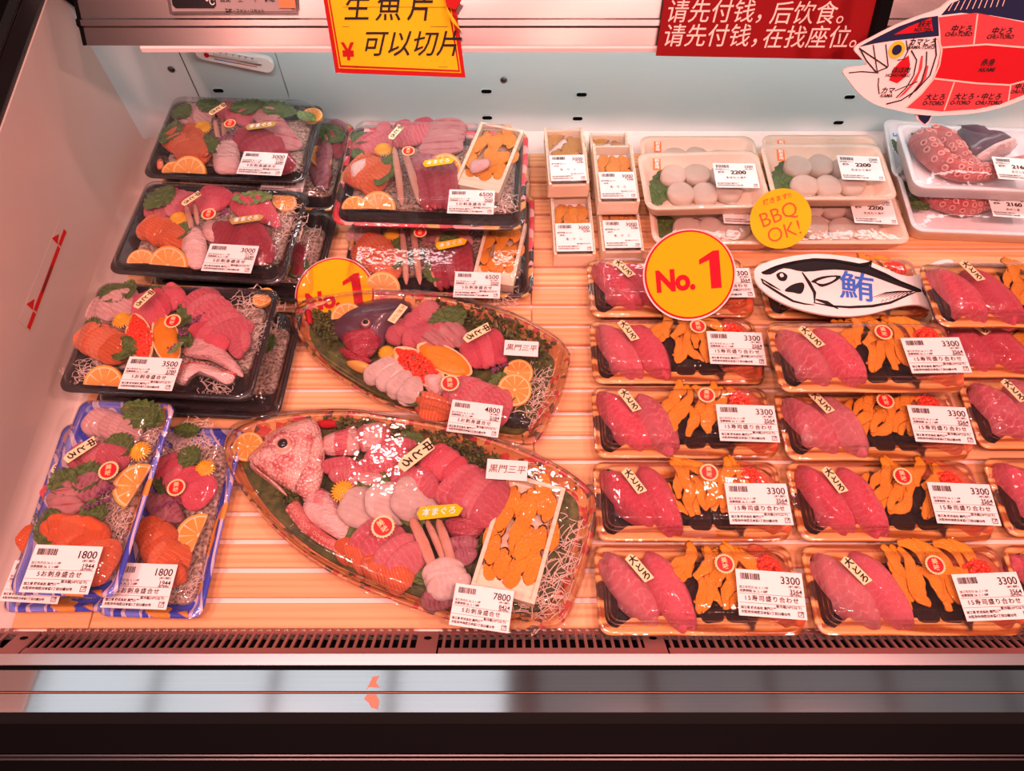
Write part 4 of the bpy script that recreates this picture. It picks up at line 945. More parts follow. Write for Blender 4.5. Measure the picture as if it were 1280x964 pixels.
s.tag('chutoro', 318, 125, 48, .95); s.seal(370, 187, 0, .9); s.tag('honmaguro', 502, 197, 10); s.price('3000', 510, 360, -4)
# ---- A2 stack
un = sash('lower of two sashimi packs second from back at left, mostly covered', -.374, .655, 0, -4); un.zoom(180, 100, 3.443); un.zc = .012
un.shred(690, 700, 80, .9); un.leaf(640, 850, 700, 780, .03, dz=0); un.fan('akami', 3, (650, 720, 700, 760), (640, 820, 690, 830), .02)
x, y = c4([(170,232),(385,240),(360,355),(145,340)], .068)
s = sash('upper sashimi pack second from back at left with yellow flower and dark tuna strips', x, y, .048, -4.5); s.zoom(180, 100, 3.443)
s.leaf(10, 560, 130, 460, .036); s.leaf(140, 640, 200, 660, .03); s.fan('toro_pale', 4, (20, 590, 140, 480), (150, 580, 240, 500), .024); s.fan('salmon', 7, (-10, 680, 70, 600), (110, 740, 180, 640), .028, .010)
s.disc(-10, 790, 62, .008, 0, 22); s.disc(105, 800, 85, .010, -6, 28); s.flower(148, 600, 42); s.piece('shrimp', SHRIMP, 190, 560, 215, 670, .018, .02, .006); s.piece('shrimp', SHRIMP, 225, 550, 240, 640, .016, .02, .006)
s.mass('squid', [(175,680),(215,640),(255,660),(275,720),(270,800),(220,820),(180,790),(165,730)], .013, 'white_fish', .006, .0006); s.mass('squid', [(255,640),(290,610),(320,640),(310,700),(270,690)], .010, 'white_fish', .008)
s.fan('toro', 3, (230, 540, 340, 540), (260, 500, 390, 520), .028, .009); s.leaf(380, 510, 560, 510, .026, light=True); s.fan('toro', 4, (390, 510, 500, 600), (500, 500, 590, 640), .024, .009)
s.fan('akami', 7, (310, 650, 390, 700), (490, 640, 570, 770), .030, .011, dz=.006); s.fan('akami', 4, (430, 700, 470, 800), (500, 660, 560, 790), .024, .011, dz=.008)
s.shred(600, 560, 30, .9); s.shred(640, 640, 80, .8); s.budspray(330, 590, 360, 560); s.piece('citrus_slice', CITF, 570, 490, 640, 560, .03, .03, .004)
s.tag('chutoro', 205, 510, 48, .95); s.seal(278, 577); s.tag('honmaguro', 440, 600, 10); s.price('3000', 372, 768, -4, 1.02)
# ---- A3 stack
un = sash('lower of two sashimi packs third from back at left, mostly covered', -.398, .477, 0, -3); un.zoom(60, 330, 4.267); un.zc = .012
un.shred(1170, 300, 80, .9); un.leaf(1160, 480, 1200, 380, .02, dz=0)
x, y = c4([(120,357),(345,362),(320,500),(78,488)], .068)
s = sash('sashimi pack with octopus slice, roe cup and urchin cup, third from back at left', x, y, .048, -3); s.zoom(60, 330, 4.267)
s.leaf(290, 200, 400, 120, .034); s.leaf(390, 140, 480, 130, .03); s.leaf(540, 180, 620, 140, .03); s.leaf(700, 330, 830, 160, .034); s.leaf(380, 520, 430, 390, .034); s.leaf(200, 350, 290, 320, .03); s.leaf(700, 420, 770, 380, .03)
s.fan('white_fish', 4, (235, 310, 340, 190), (370, 270, 460, 150), .028, .009); s.fan('toro', 5, (490, 200, 590, 320), (640, 150, 740, 210), .030, .010); s.fan('salmon', 7, (175, 460, 300, 340), (310, 530, 420, 400), .030, .011)
s.fan('toro_pale', 6, (740, 260, 900, 160), (880, 420, 1080, 330), .032, .010, dz=.004); s.fan('toro', 3, (770, 370, 960, 340), (850, 430, 970, 420), .024, .009, dz=.008); s.fan('toro_pale', 2, (1000, 370, 1040, 500), (1050, 380, 1060, 480), .024, .010)
s.disc(300, 650, 110, .008, -4, 26); s.flower(395, 300, 52); s.cup('ikura', 455, 262, 520, 530, .031, .012); s.cup('uni', 590, 262, 670, 540, .033, .010); s.piece('perilla_leaf', LEAFL, 640, 480, 730, 420, .008, .01, .03); s.budspray(640, 470, 720, 410, .028)
s.mass('octopus_slice', [(725,480),(790,395),(860,400),(950,470),(1030,560),(1040,610),(940,560),(860,520),(790,510)], .012, 'white_fish', .008, .0005)
P3 = [s.P(x_, y_, s.zc+.012)-Vector((0,0,0)) for x_, y_ in ((690,620),(720,560),(800,545),(900,575),(1000,600))]
s.mass('octopus_slice', [(700,600),(760,540),(860,550),(960,590),(1000,610),(960,650),(860,610),(790,600),(740,650),(690,640)], .014, 'octopus_flesh', .010)
a_, b_ = tentacle('octopus_arm', P3, .0065, .004, 2, side=(0, .3, 1)); ar = s.add('octopus_arm', a_, Matrix.Identity(4)); link('sucker_row', b_, None, ar)
s.budspray(760, 320, 850, 270); s.budspray(700, 360, 740, 380); s.shred(1060, 220, 40, .9); s.shred(1100, 400, 80, .8); s.shred(180, 580, 30, .7); s.piece('citrus_slice', CITF, 1110, 160, 1190, 200, .03, .03, .004); s.shred(900, 660, 0, .7)
s.tag('chutoro', 515, 185, 58, 1.0); s.seal(665, 305, 0, 1.05); s.price('3500', 547, 585, -3, 1.0)
# ---- blue trays
def blue(label, cx, cy, z, rot): return sash(label, cx, cy, z, rot, .112, .224, ('tray_blue', 'tray_blue'), 'blue patterned sashimi trays', .040, .012)
x, y = c4([(70,520),(185,525),(117,765),(0,757)], .02)
un = blue('blue patterned sashimi tray underneath the other one beside the left end panel', -.490, .274, 0, .5); un.zoom(13, 480, 3.11); un.zc = .012
un.fan('salmon', 4, (60, 640, 130, 560), (100, 700, 150, 600), .03, .009); un.leaf(120, 560, 170, 480, .03); un.fan('toro', 3, (140, 450, 180, 400), (150, 480, 210, 420), .02); un.fan('white_fish', 3, (220, 230, 290, 170), (240, 260, 280, 200), .02)
un.tag('chutoro', 215, 300, 50, 1.15); un.price('1800', 100, 770, -3); un.seal(240, 400)
x, y = c4([(100,500),(215,505),(150,747),(8,740)], .065)
s = blue('blue patterned sashimi tray on top beside the left end panel', x, y, .043, -2.4); s.zoom(0, 480, 3.11)
s.leaf(480, 90, 640, 150, .036); s.leaf(540, 100, 600, 160, .03); s.leaf(430, 210, 510, 270, .03); s.leaf(200, 420, 300, 340, .036); s.leaf(280, 350, 400, 370, .036); s.leaf(150, 620, 230, 540, .04); s.leaf(310, 500, 420, 510, .034); s.leaf(160, 560, 240, 500, .03)
s.fan('white_fish', 5, (340, 190, 420, 110), (480, 220, 530, 150), .026, .010); s.fan('toro_pale', 6, (280, 320, 370, 240), (430, 310, 500, 260), .027, .011); s.fan('amberjack', 2, (205, 450, 330, 430), (215, 480, 330, 465), .022, .012); s.fan('mackerel', 3, (260, 400, 400, 430), (340, 370, 430, 400), .020, .011)
s.fan('salmon_trout', 7, (190, 600, 310, 530), (320, 760, 450, 620), .034, .012); s.fan('salmon_trout', 4, (210, 560, 330, 540), (330, 560, 440, 600), .030, .014, dz=.006)
s.disc(540, 400, 92, .010, 72, 10, full=False); s.flower(545, 262, 42); s.shred(450, 560, 70, .7); s.shred(600, 180, 60, .6); s.shred(440, 460, 60, .6); s.budspray(320, 490, 440, 440); s.budspray(380, 430, 450, 400)
s.tag('chutoro', 315, 255, 42, 1.2); s.seal(422, 337, 10, 1.15); s.price('1800', 240, 720, -2, 1.12)
x, y = c4([(200,532),(290,535),(238,768),(120,762)], .02)
s = blue('blue patterned sashimi tray lying on the slats right of the stacked pair', -.383, .268, 0, -1.5); s.zoom(0, 480, 3.11)
s.leaf(680, 180, 780, 185, .02); s.leaf(700, 270, 780, 300, .03); s.leaf(600, 400, 640, 380, .03); s.shred(730, 220, 20, 1.0); s.shred(740, 215, 70, .9); s.shred(690, 240, 0, .8)
s.fan('toro', 6, (600, 370, 690, 280), (730, 480, 820, 370), .027, .011); s.fan('mackerel', 5, (590, 430, 660, 520), (660, 440, 720, 530), .016, .011); s.fan('salmon', 8, (540, 600, 640, 540), (620, 780, 720, 640), .032, .012); s.fan('salmon', 4, (640, 560, 700, 620), (660, 700, 730, 760), .024, .012, dz=.005)
s.disc(775, 590, 85, .010, 78, 10); s.flower(797, 330, 40); s.budspray(600, 490, 700, 450); s.shred(790, 250, 60, .6); s.shred(740, 780, 60, .5)
s.seal(685, 403, 8, 1.1); s.price('1800', 545, 785, -2, 1.1)

# ---- wooden urchin box used inside the large packs
def unibox_part(s, corners, dz, uni=UNIBIG, bl=.72):
    q = [s.P(x_, y_, s.zc+dz) for x_, y_ in corners]; c = sum(q, Vector())/4; ex = ((q[1]-q[0])+(q[2]-q[3]))/2; ey_ = ((q[0]-q[3])+(q[1]-q[2]))/2
    w, l = ex.length, ey_.length; a = math.atan2(ex.y, ex.x); M = Matrix.Translation(c-Vector((0, 0, .004))) @ Matrix.Rotation(a, 4, 'Z')
    t = .0045; h = .016
    V, Fc, I = joinp([(*box(-w/2, w/2, -l/2, l/2, 0, .003),), (*box(-w/2, -w/2+t, -l/2, l/2, .003, h),), (*box(w/2-t, w/2, -l/2, l/2, .003, h),), (*box(-w/2+t, w/2-t, l/2-t, l/2, .003, h),), (*box(-w/2+t, w/2-t, -l/2, -l/2+t, .003, h),)])
    o = s.add('wooden_box', mesh('wooden_box', V, Fc, 'box_wood'), M)
    L2 = (l-2*t)*bl; link('sea_urchin', uni, Matrix.Translation((0, l/2-t-L2/2-.004, .006)) @ Matrix.Diagonal((w-3*t, L2*.95, .009, 1)), o)
    V, Fc = box(-w/2+t, w/2-t, -l/2+t, -l/2+t+(l-2*t)*(1-bl)-.004, .010, .0115); link('end_flap', mesh('end_flap', V, Fc, 'box_wood'), None, o)
# ---- B1 on B2
x, y = c4([(430,283),(672,275),(668,382),(430,378)], .02)
def big(label, cx, cy, z, rot): return sash(label, cx, cy, z, rot, .262, .190, ('tray_blossom', 'tray_black'), 'large sashimi packs with an urchin box inside', .050, .018)
s = big('sashimi and urchin box pack below and in front, left of the sea urchin boxes', -.100, .674, 0, -1.5); s.zoom(360, 130, 3.571)
s.fan('salmon', 8, (300, 700, 400, 590), (420, 780, 500, 680), .030, .011); s.fan('white_fish', 3, (270, 620, 340, 550), (330, 600, 400, 550), .024); s.leaf(480, 740, 500, 600, .03); s.leaf(640, 800, 670, 700, .03); s.leaf(680, 620, 760, 590, .03); s.flower(465, 582, 38)
s.piece('shrimp', SHRIMP, 510, 570, 530, 820, .022, .022, .006); s.piece('shrimp', SHRIMP, 555, 560, 590, 820, .022, .022, .006); s.piece('shrimp', SHRIMP, 620, 660, 660, 830, .018, .02, .004)
s.fan('akami', 6, (650, 670, 690, 830), (800, 630, 830, 790), .018, .012, dz=.004); s.fan('amberjack', 3, (600, 560, 700, 600), (700, 570, 820, 620), .024, .008)
s.disc(420, 830, 82, .010, -4, 24); s.disc(740, 625, 84, .006, 150, 10); s.shred(950, 860, 0, .8); unibox_part(s, [(868,545),(1042,548),(1030,850),(845,800)], .006)
s.seal(590, 573, 0, .95); s.tag('honmaguro_y', 727, 625, 14); s.price('6500', 845, 808, -2, .98)
x, y = c4([(440,152),(665,160),(660,290),(405,278)], .072)
s = big('sashimi and urchin box pack against the back wall, stacked on the other', x, y-.004, .0505, -2.2); s.zoom(360, 130, 3.571)
s.leaf(300, 180, 340, 130, .03); s.leaf(290, 240, 340, 220, .03); s.fan('toro_pale', 7, (290, 230, 420, 150), (520, 160, 640, 120), .026, .010); s.fan('toro_pale', 3, (400, 130, 460, 110), (560, 110, 650, 90), .022, .009)
s.fan('amberjack', 7, (600, 210, 770, 200), (640, 110, 790, 110), .022, .010); s.fan('salmon', 6, (260, 350, 360, 240), (350, 400, 450, 300), .028, .011); s.mass('squid', [(270,310),(300,270),(370,250),(360,290),(320,340),(290,340)], .012, 'squid', .010)
s.leaf(400, 370, 470, 230, .03); s.piece('shrimp', SHRIMP, 475, 215, 510, 470, .024, .022, .006); s.piece('shrimp', SHRIMP, 520, 230, 590, 465, .026, .022, .006); s.fan('akami', 7, (590, 320, 630, 480), (740, 320, 760, 470), .018, .013, dz=.004)
s.disc(300, 470, 60, .008, 0, 22); s.disc(402, 470, 80, .010, -4, 28); s.disc(640, 290, 64, .006, 10, 22); s.disc(700, 300, 80, .008, -10, 26); s.flower(425, 205, 42); s.fan('mackerel', 3, (560, 260, 760, 270), (560, 300, 770, 300), .02, .012)
unibox_part(s, [(808,112),(1000,135),(998,440),(800,380)], .006); s.shred(950, 450, 0, .8); s.mass('squid', [(820,260),(900,250),(890,290),(820,310)], .006, 'white_fish', .018)
s.seal(537, 210, 0, .95); s.tag('chutoro_green', 482, 125, 62, 1.0); s.tag('honmaguro_y', 670, 260, 10, 1.0); s.price('6500', 818, 437, -2, .98)

# ================================================================ BOAT PLATTERS
def boat(label, zoom, outline, zt_=.052):
    px = [(zoom[0]+x/zoom[2], zoom[1]+y/zoom[2]) for x, y in outline]; pts = [at(x, y, .022) for x, y in px]; c = sum(pts, Vector())/len(pts)
    s = Pack('boat_platter', label, 'boat shaped fish platters', c.x, c.y, 0, 0, 'food pack'); P = smoothloop([(p.x-c.x, p.y-c.y) for p in pts], 5)
    P = offset(P, -.002); s.tray(offset(P, .0045), ['tray_boat', 'tray_boat'], .020); s.r_pts = P; s.lid(zt_, 3, side=.012); s.zoom(*zoom)
    V, Fc, I = loft(P, [(.024, .0042), (.025, .0085)], False, True); link('shred_bed', mesh('shred_bed', V, Fc, 'seaweed'), None, s.r)
    return s
def head(s, outline, mat, eye, er, gill=None, jaw=None, h=.022):
    hd_ = s.mass('fish_head', outline, h, mat, 0, .0004, .5, 7)
    e = s.P(*eye, s.zc+h*1.02); r = er/s.o[2]/FPX*.82
    def sub(name, me, Mw): o = link(name, me, WORLD[hd_.name].inverted() @ Mw, hd_); return o
    sub('eye_ring', mesh('eye_ring', *torus(r, r*.24, 22, 8), mat, None, True), Matrix.Translation(e)); sub('eyeball', mesh('eyeball', *dome(circ(r*.9, 20), r*.6, 4)[:2], 'eye_ring', None, True), Matrix.Translation(e-Vector((0, 0, r*.2))))
    sub('pupil', mesh('pupil', *dome(circ(r*.52, 16), r*.25, 3)[:2], 'pupil', None, True), Matrix.Translation(e+Vector((0, 0, r*.28))))
    for nm, P in (('gill_cover', gill), ('lower_jaw', jaw)):
        if P:
            pts = [s.P(x, y, s.zc+h*.45) for x, y in P]; c = sum(pts, Vector())/len(pts); Q = smoothloop([((p-c).x, (p-c).y) for p in pts], 3)
            sub(nm, mesh(nm, *dome(Q, h*.62, 5, .5, .0003)[:2], mat, None, True), Matrix.Translation(c))
def moss(s, P, n=200, seed=1, mat='seaweed'):
    pts = [s.P(x, y, s.zc) for x, y in P]; rnd = random.Random(seed); x0, x1 = min(p.x for p in pts), max(p.x for p in pts); y0, y1 = min(p.y for p in pts), max(p.y for p in pts); ps = []
    def inside(x, y):
        c = False; N = len(pts)
        for i in range(N):
            a, b = pts[i], pts[i-1]
            if (a.y > y) != (b.y > y) and x < (b.x-a.x)*(y-a.y)/(b.y-a.y)+a.x: c = not c
        return c
    k = 0
    while k < n:
        x, y = rnd.uniform(x0, x1), rnd.uniform(y0, y1); k += 1
        if not inside(x, y): continue
        M = Matrix.Translation((x, y, s.zc+rnd.uniform(.002, .011))) @ Euler((rnd.uniform(0, 3), rnd.uniform(0, 3), rnd.uniform(0, 6))).to_matrix().to_4x4() @ Matrix.Diagonal((rnd.uniform(.002, .005), rnd.uniform(.0015, .003), rnd.uniform(.0008, .002), 1)); ps.append(xf(ICO, M))
    V, Fc, I = joinp(ps); s.add('seaweed_garnish', mesh('seaweed_garnish', V, Fc, mat), Matrix.Identity(4), kind='stuff')
# C1
Z = (340, 330, 3.2)
s = boat('smaller boat shaped platter with dark fish head and roe cup behind the larger one', Z, [(78,225),(85,180),(130,150),(230,128),(330,116),(450,110),(600,114),(750,135),(900,178),(1000,215),(1110,275),(1190,335),(1198,390),(1165,510),(1110,640),(1065,715),(990,722),(850,690),(650,625),(450,560),(310,485),(180,390),(110,300)])
moss(s, [(170,190),(240,210),(270,320),(230,340),(160,260)], 300, 1); moss(s, [(640,160),(760,170),(900,215),(1010,260),(1120,340),(1090,440),(1010,400),(900,300),(760,240),(640,240)], 900, 2); moss(s, [(540,520),(900,600),(960,620),(900,650),(560,560)], 120, 3)
s.disc(300, 215, 62, .012, 10, 18); s.mass('garnish', [(135,190),(160,195),(165,240),(145,245)], .010, 'tuna_red', .002)
head(s, [(235,275),(270,215),(340,175),(430,155),(520,155),(560,190),(520,240),(470,290),(430,350),(360,340),(290,315)], 'dark_skin', (375, 236), 24)
s.mass('cheek', [(285,300),(340,275),(420,262),(440,320),(400,375),(340,385),(300,345)], .022, 'akami', .004); s.mass('fin', [(270,340),(330,370),(400,390),(380,400),(300,385)], .012, 'akami', .002)
s.fan('toro_pale', 5, (470, 320, 500, 260), (600, 230, 640, 165), .026, .012, dz=.004); s.fan('toro_pale', 4, (540, 340, 560, 270), (640, 300, 690, 260), .024, .013, dz=.005); s.fan('amberjack', 5, (580, 270, 680, 340), (740, 250, 790, 330), .022, .013, dz=.006)
s.leaf(630, 250, 780, 195, .04, .010); s.leaf(530, 560, 590, 510, .03, .01); s.leaf(900, 440, 950, 560, .04, .01); s.fan('toro', 6, (780, 300, 830, 420), (890, 280, 940, 400), .022, .014, dz=.006)
s.mass('lemon_wedge', [(298,400),(350,395),(410,420),(400,445),(340,435)], .014, 'grape_lemon', .004); s.mass('squid', [(415,400),(480,380),(560,430),(600,490),(580,570),(500,550),(430,500),(375,465),(395,420)], .016, 'squid', .006)
s.fan('squid', 4, (380, 470, 480, 390), (520, 560, 580, 470), .028, .008, dz=.012); s.cup('ikura', 490, 335, 690, 490, .040, .016); s.cup('uni', 580, 322, 800, 440, .038, .018); s.flower(458, 355, 34, .018)
s.fan('toro_pale', 7, (690, 540, 800, 470), (850, 640, 940, 520), .030, .013, dz=.006); s.fan('salmon', 4, (575, 530, 720, 570), (600, 590, 720, 610), .020, .012, dz=.004)
s.disc(985, 440, 60, .014, -40, 12, full=True); s.disc(970, 505, 68, .018, 10, 14, full=True); s.shred(1040, 560, 50, 1.0); s.shred(1060, 470, 70, .8); s.budspray(880, 430, 940, 400)
s.mass('squid', [(600,460),(680,455),(700,500),(660,540),(610,500)], .020, 'octopus_flesh', .004); s.piece('tray_divider', SLAT_ := leaf_mesh(5, 'black_gloss'), 910, 620, 1040, 640, .02, .01, .004)
s.seal(712, 477, 10, 1.2); s.tag('chutoro', 822, 275, 33, 1.25); s.tag('plain', 503, 199, 60, 1.0); s.tag('shop', 997, 338, -4, .92); s.price('4800', 812, 618, -8, .98)
# C2
Z = (270, 490, 2.612)
s = boat('largest boat shaped platter with whole pink bream head and urchin box, at the front', Z, [(22,165),(55,115),(120,85),(220,65),(340,55),(460,55),(600,76),(740,100),(860,132),(980,175),(1100,228),(1200,290),(1248,345),(1246,430),(1215,570),(1180,680),(1140,760),(1080,778),(960,782),(790,758),(600,695),(400,610),(250,510),(130,390),(60,290),(24,215)], .056)
moss(s, [(560,110),(700,135),(820,165),(900,205),(960,240),(900,290),(790,280),(700,190),(600,170)], 900, 4); moss(s, [(195,325),(270,325),(275,380),(240,390)], 160, 5); moss(s, [(360,95),(480,98),(560,112),(480,125),(370,120)], 160, 6); moss(s, [(870,380),(930,330),(900,460),(830,560),(820,480)], 200, 7, 'leaf')
s.disc(105, 180, 50, .006, 0, 5, full=True); s.mass('garnish', [(335,100),(390,98),(400,115),(350,120)], .01, 'tuna_red', .004)
head(s, [(112,232),(150,190),(190,145),(250,115),(320,98),(348,140),(352,200),(350,270),(335,330),(290,350),(230,320),(165,278)], 'bream_head', (220, 172), 32, [(262,320),(300,250),(322,170),(342,140),(356,190),(356,250),(340,320),(300,352)], [(118,240),(160,275),(215,315),(235,345),(180,305),(125,262)], .030)
s.mass('pectoral_fin', [(285,345),(350,320),(420,390),(440,460),(380,430),(320,390)], .016, 'bream_skin', .006, .0008)
for q in ([(350,158),(430,128),(462,128),(470,200),(410,214),(355,206)], [(464,128),(540,108),(568,135),(562,180),(480,200)]): s.mass('bream_fillet', q, .020, 'bream_skin', .008)
s.fan('toro_pale', 2, (355, 245, 460, 235), (380, 270, 480, 262), .020, .014, dz=.006); s.fan('toro_pale', 3, (470, 240, 590, 235), (520, 190, 650, 170), .022, .014, dz=.008); s.fan('bream_skin', 2, (460, 270, 590, 250), (440, 290, 560, 280), .018, .012, dz=.004)
s.flower(415, 325, 40, .022)
P3 = [s.P(x_, y_, s.zc+.012) for x_, y_ in ((250,372),(290,430),(350,480),(420,520),(480,560))]
a_, b_ = tentacle('octopus_arm', P3, .009, .005, 2, side=(-.6, -.5, 1)); ar = s.add('octopus_arm', a_, Matrix.Identity(4)); link('sucker_row', b_, None, ar)
s.mass('octopus_slice', [(290,370),(340,350),(420,400),(450,450),(420,490),(360,460),(300,420)], .016, 'octopus_flesh', .008)
s.leaf(470, 330, 560, 270, .05, .01); s.leaf(430, 460, 520, 490, .06, .01); s.leaf(610, 430, 680, 360, .04, .01); s.leaf(640, 620, 700, 540, .05, .008); s.leaf(590, 200, 680, 150, .04, .01); s.leaf(900, 400, 940, 320, .04, .01)
s.fan('squid', 3, (450, 440, 490, 330), (620, 420, 650, 290), .052, .014, dz=.010); s.fan('toro_pale', 2, (600, 250, 700, 330), (660, 260, 730, 340), .030, .016, dz=.008); s.fan('toro', 4, (670, 260, 740, 180), (740, 290, 800, 220), .026, .016, dz=.010)
s.fan('toro_pale', 7, (720, 350, 840, 250), (840, 430, 930, 300), .034, .016, dz=.008); s.mass('akami_block', [(760,420),(850,410),(880,440),(850,480),(780,480),(750,450)], .018, 'akami', .008)
s.piece('shrimp', SHRIMP, 640, 420, 715, 600, .030, .026, .012); s.piece('shrimp', SHRIMP, 725, 425, 780, 600, .026, .026, .012); s.piece('shrimp', SHRIMP, 690, 430, 745, 560, .020, .024, .010)
s.fan('toro_pale', 4, (450, 520, 560, 430), (560, 590, 680, 500), .034, .014, dz=.008); s.fan('squid', 3, (680, 590, 800, 560), (700, 640, 820, 600), .026, .016, dz=.008); s.fan('mackerel', 2, (760, 500, 850, 490), (780, 540, 850, 520), .020, .014, dz=.006)
s.fan('salmon', 7, (395, 520, 460, 500), (560, 620, 640, 590), .028, .013, dz=.004); s.fan('mackerel', 2, (680, 680, 780, 660), (700, 650, 780, 640), .024, .012, dz=.004)
unibox_part(s, [(965,292),(1165,325),(1010,705),(815,622)], .010, UNIBIG, .80); s.shred(1090, 620, 70, 1.2); s.shred(1130, 500, 70, 1.1); s.shred(1060, 690, 40, 1.0); s.shred(1000, 270, 0, .7)
s.seal(545, 440, 40, 1.35); s.tag('chutoro', 655, 205, 42, 1.55); s.tag('honmaguro_y', 728, 392, 5, 1.15); s.tag('shop', 950, 255, -4, 1.0); s.price('7800', 868, 705, -8, .98)

# ================================================================ URCHIN BOXES
def unibox(label, px, py, z, rot, uni, bottom=False):
    p = at(px, py, z+.03); w, l, h = .058, .116, .026; M = Matrix.Translation((p.x, p.y, z)) @ Matrix.Rotation(R(rot), 4, 'Z')
    r = root('urchin_box', label, 'food box', M, 'wooden sea urchin boxes'); t = .004
    V, Fc, I = joinp([(*box(-w/2, w/2, -l/2, l/2, 0, .003),), (*box(-w/2, -w/2+t, -l/2, l/2, .003, h),), (*box(w/2-t, w/2, -l/2, l/2, .003, h),), (*box(-w/2+t, w/2-t, l/2-t, l/2, .003, h-.004),), (*box(-w/2+t, w/2-t, -l/2, -l/2+t, .003, h-.004),)])
    link('wooden_box', mesh('wooden_box', V, Fc, 'box_wood'), None, r); link('sea_urchin', uni, Matrix.Translation((0, .018, .008)) @ Matrix.Diagonal((w-.016, .056, .010, 1)), r)
    link('paper_liner', boxm('paper_liner', (-w/2+.006, w/2-.006, -l/2+.006, l/2-.006, .004, .0085), 'card_white'), None, r)
    V, Fc, I = loft(rrect(w-.003, l-.004, .004, 3), [(0, h), (.0, h+.001), (.003, h+.0025), (.0045, h+.0025)], False, True); link('lid', mesh('lid', V, Fc, 'clear_lid', None, True), None, r)
    o = link('price_label', LAB['uni'][0], Matrix.Translation((0, -.030, h+.0034)) @ Matrix.Scale(1.02, 4), r); link('printed_text', LAB['uni'][1], Matrix.Translation((0, 0, .0007)), o)
unibox('bottom sea urchin box under the back left box, nearly hidden', 711, 200, 0, 0, UNIBOX[0])
unibox('sea urchin box with brownish urchin, back left of the four', 708, 191, .031, 2, UNIBOX[0])
unibox('sea urchin box behind the raised one, against the back wall', 764, 196, 0, 0, UNIBOX[0])
unibox('raised sea urchin box overlapping the box behind it, right of the brownish one', 770, 212, .031, 1, UNIBOX[1])
unibox('front left sea urchin box lying on the slats', 716, 276, 0, 1, UNIBOX[1])
unibox('front right sea urchin box half under the raised one', 775, 272, 0, 1, UNIBOX[1])

# ================================================================ FOAM TRAYS
def foam(name, label, group, cx, cy, z, rot, w, d, mat, h=.026):
    s = Pack(name, label, group, cx, cy, z, rot, 'food tray'); P = rrect(w, d, .016)
    V, Fc, I = loft(P, [(.018, 0), (.010, .002), (.0015, h-.004), (0, h-.001), (.0015, h), (.005, h), (.0075, h-.002), (.016, .006), (.02, .0045)], True, True)
    link('foam_tray', mesh('foam_tray', V, Fc, mat, None, True), None, s.r); s.zt = z+h+.002; s.zc = z+.006; return s
def film(s, w, d, h=.026, bulge=.004):
    P = rrect(w-.001, d-.001, .016); V, Fc, I = loft(P, [(0, h-.002), (.001, h+.0006), (.006, h+.0012), (.018, h+bulge*.6), (.03, h+bulge)], False, True)
    link('cling_film', mesh('cling_film', V, Fc, 'cling_film', None, True), None, s.r)
def scallops(label, cx, cy, z, rot=0, w=.178, d=.112, seed=0, leafy=True, lab=True):
    s = foam('scallop_tray', label, 'peach foam trays of scallops', cx, cy, z, rot, w, d, 'foam_peach'); rnd = random.Random(seed)
    L = lambda x, y, zz, a, sc: Matrix.Translation((x, y, zz)) @ Matrix.Rotation(R(a), 4, 'Z') @ Matrix.Diagonal((*sc, 1))
    for x, y in ((-.036, .020), (-.002, .022), (-.034, -.016), (.002, -.018), (.034, .018), (.038, -.016)):
        link('scallop', rnd.choice(SCAL), L(x+rnd.uniform(-.002, .002), y+rnd.uniform(-.002, .002), .006, rnd.uniform(0, 360), (.040, .038, .015)), s.r)
    if leafy: link('perilla_leaf', LEAF[0], L(-.060, 0, .008, 75, (.075, .032, .012)), s.r)
    film(s, w, d)
    o = link('red_tag', TAG['scal'][0], L(-.064, .026, .0305, -6, (1.1,)*3), s.r); link('tag_text', SCALT, Matrix.Translation((0, 0, .0008)), o)
    if lab: o = link('price_label', LAB['2200'][0], L(.046, .0, .0308, -3, (1.02,)*3), s.r); link('printed_text', LAB['2200'][1], Matrix.Translation((0, 0, .0008)), o)
SCALT = Print().text('刺', 0, .0062, .0062, .02).text('身', 0, 0, .0062, .02).text('用', 0, -.0062, .0062, .02).build('paper', 'tag_text')
def ctz(px, py, z): p = at(px, py, z); return p.x, p.y
SCAL_Z = .0310
x, y = c4([(800,170),(942,170),(958,238),(806,238)], .026); scallops('back left scallop tray showing only its upper edge behind another', x, y+.002, 0, 0, seed=1, lab=False)
x, y = c4([(797,190),(945,188),(962,258),(812,262)], .026+SCAL_Z); scallops('upper left scallop tray with broad green leaf, resting on two trays', x, y, SCAL_Z, 2, seed=2)
x, y = c4([(808,238),(960,238),(972,297),(815,299)], .026); scallops('lower left scallop tray behind the large round No.1 sign', x, y, 0, 0, seed=3)
x, y = c4([(953,172),(1102,172),(1112,230),(962,230)], .026); scallops('back right scallop tray showing only its upper edge behind another', x, y, 0, 0, seed=4, lab=False)
x, y = c4([(950,183),(1105,183),(1118,245),(965,245)], .026+SCAL_Z); scallops('upper right scallop tray resting on two trays left of the octopus', x, y, SCAL_Z, 0, seed=5)
x, y = c4([(965,238),(1115,238),(1132,297),(978,297)], .026); scallops('lower right scallop tray touched by the yellow BBQ sign', x+.003, y, 0, 0, seed=6)
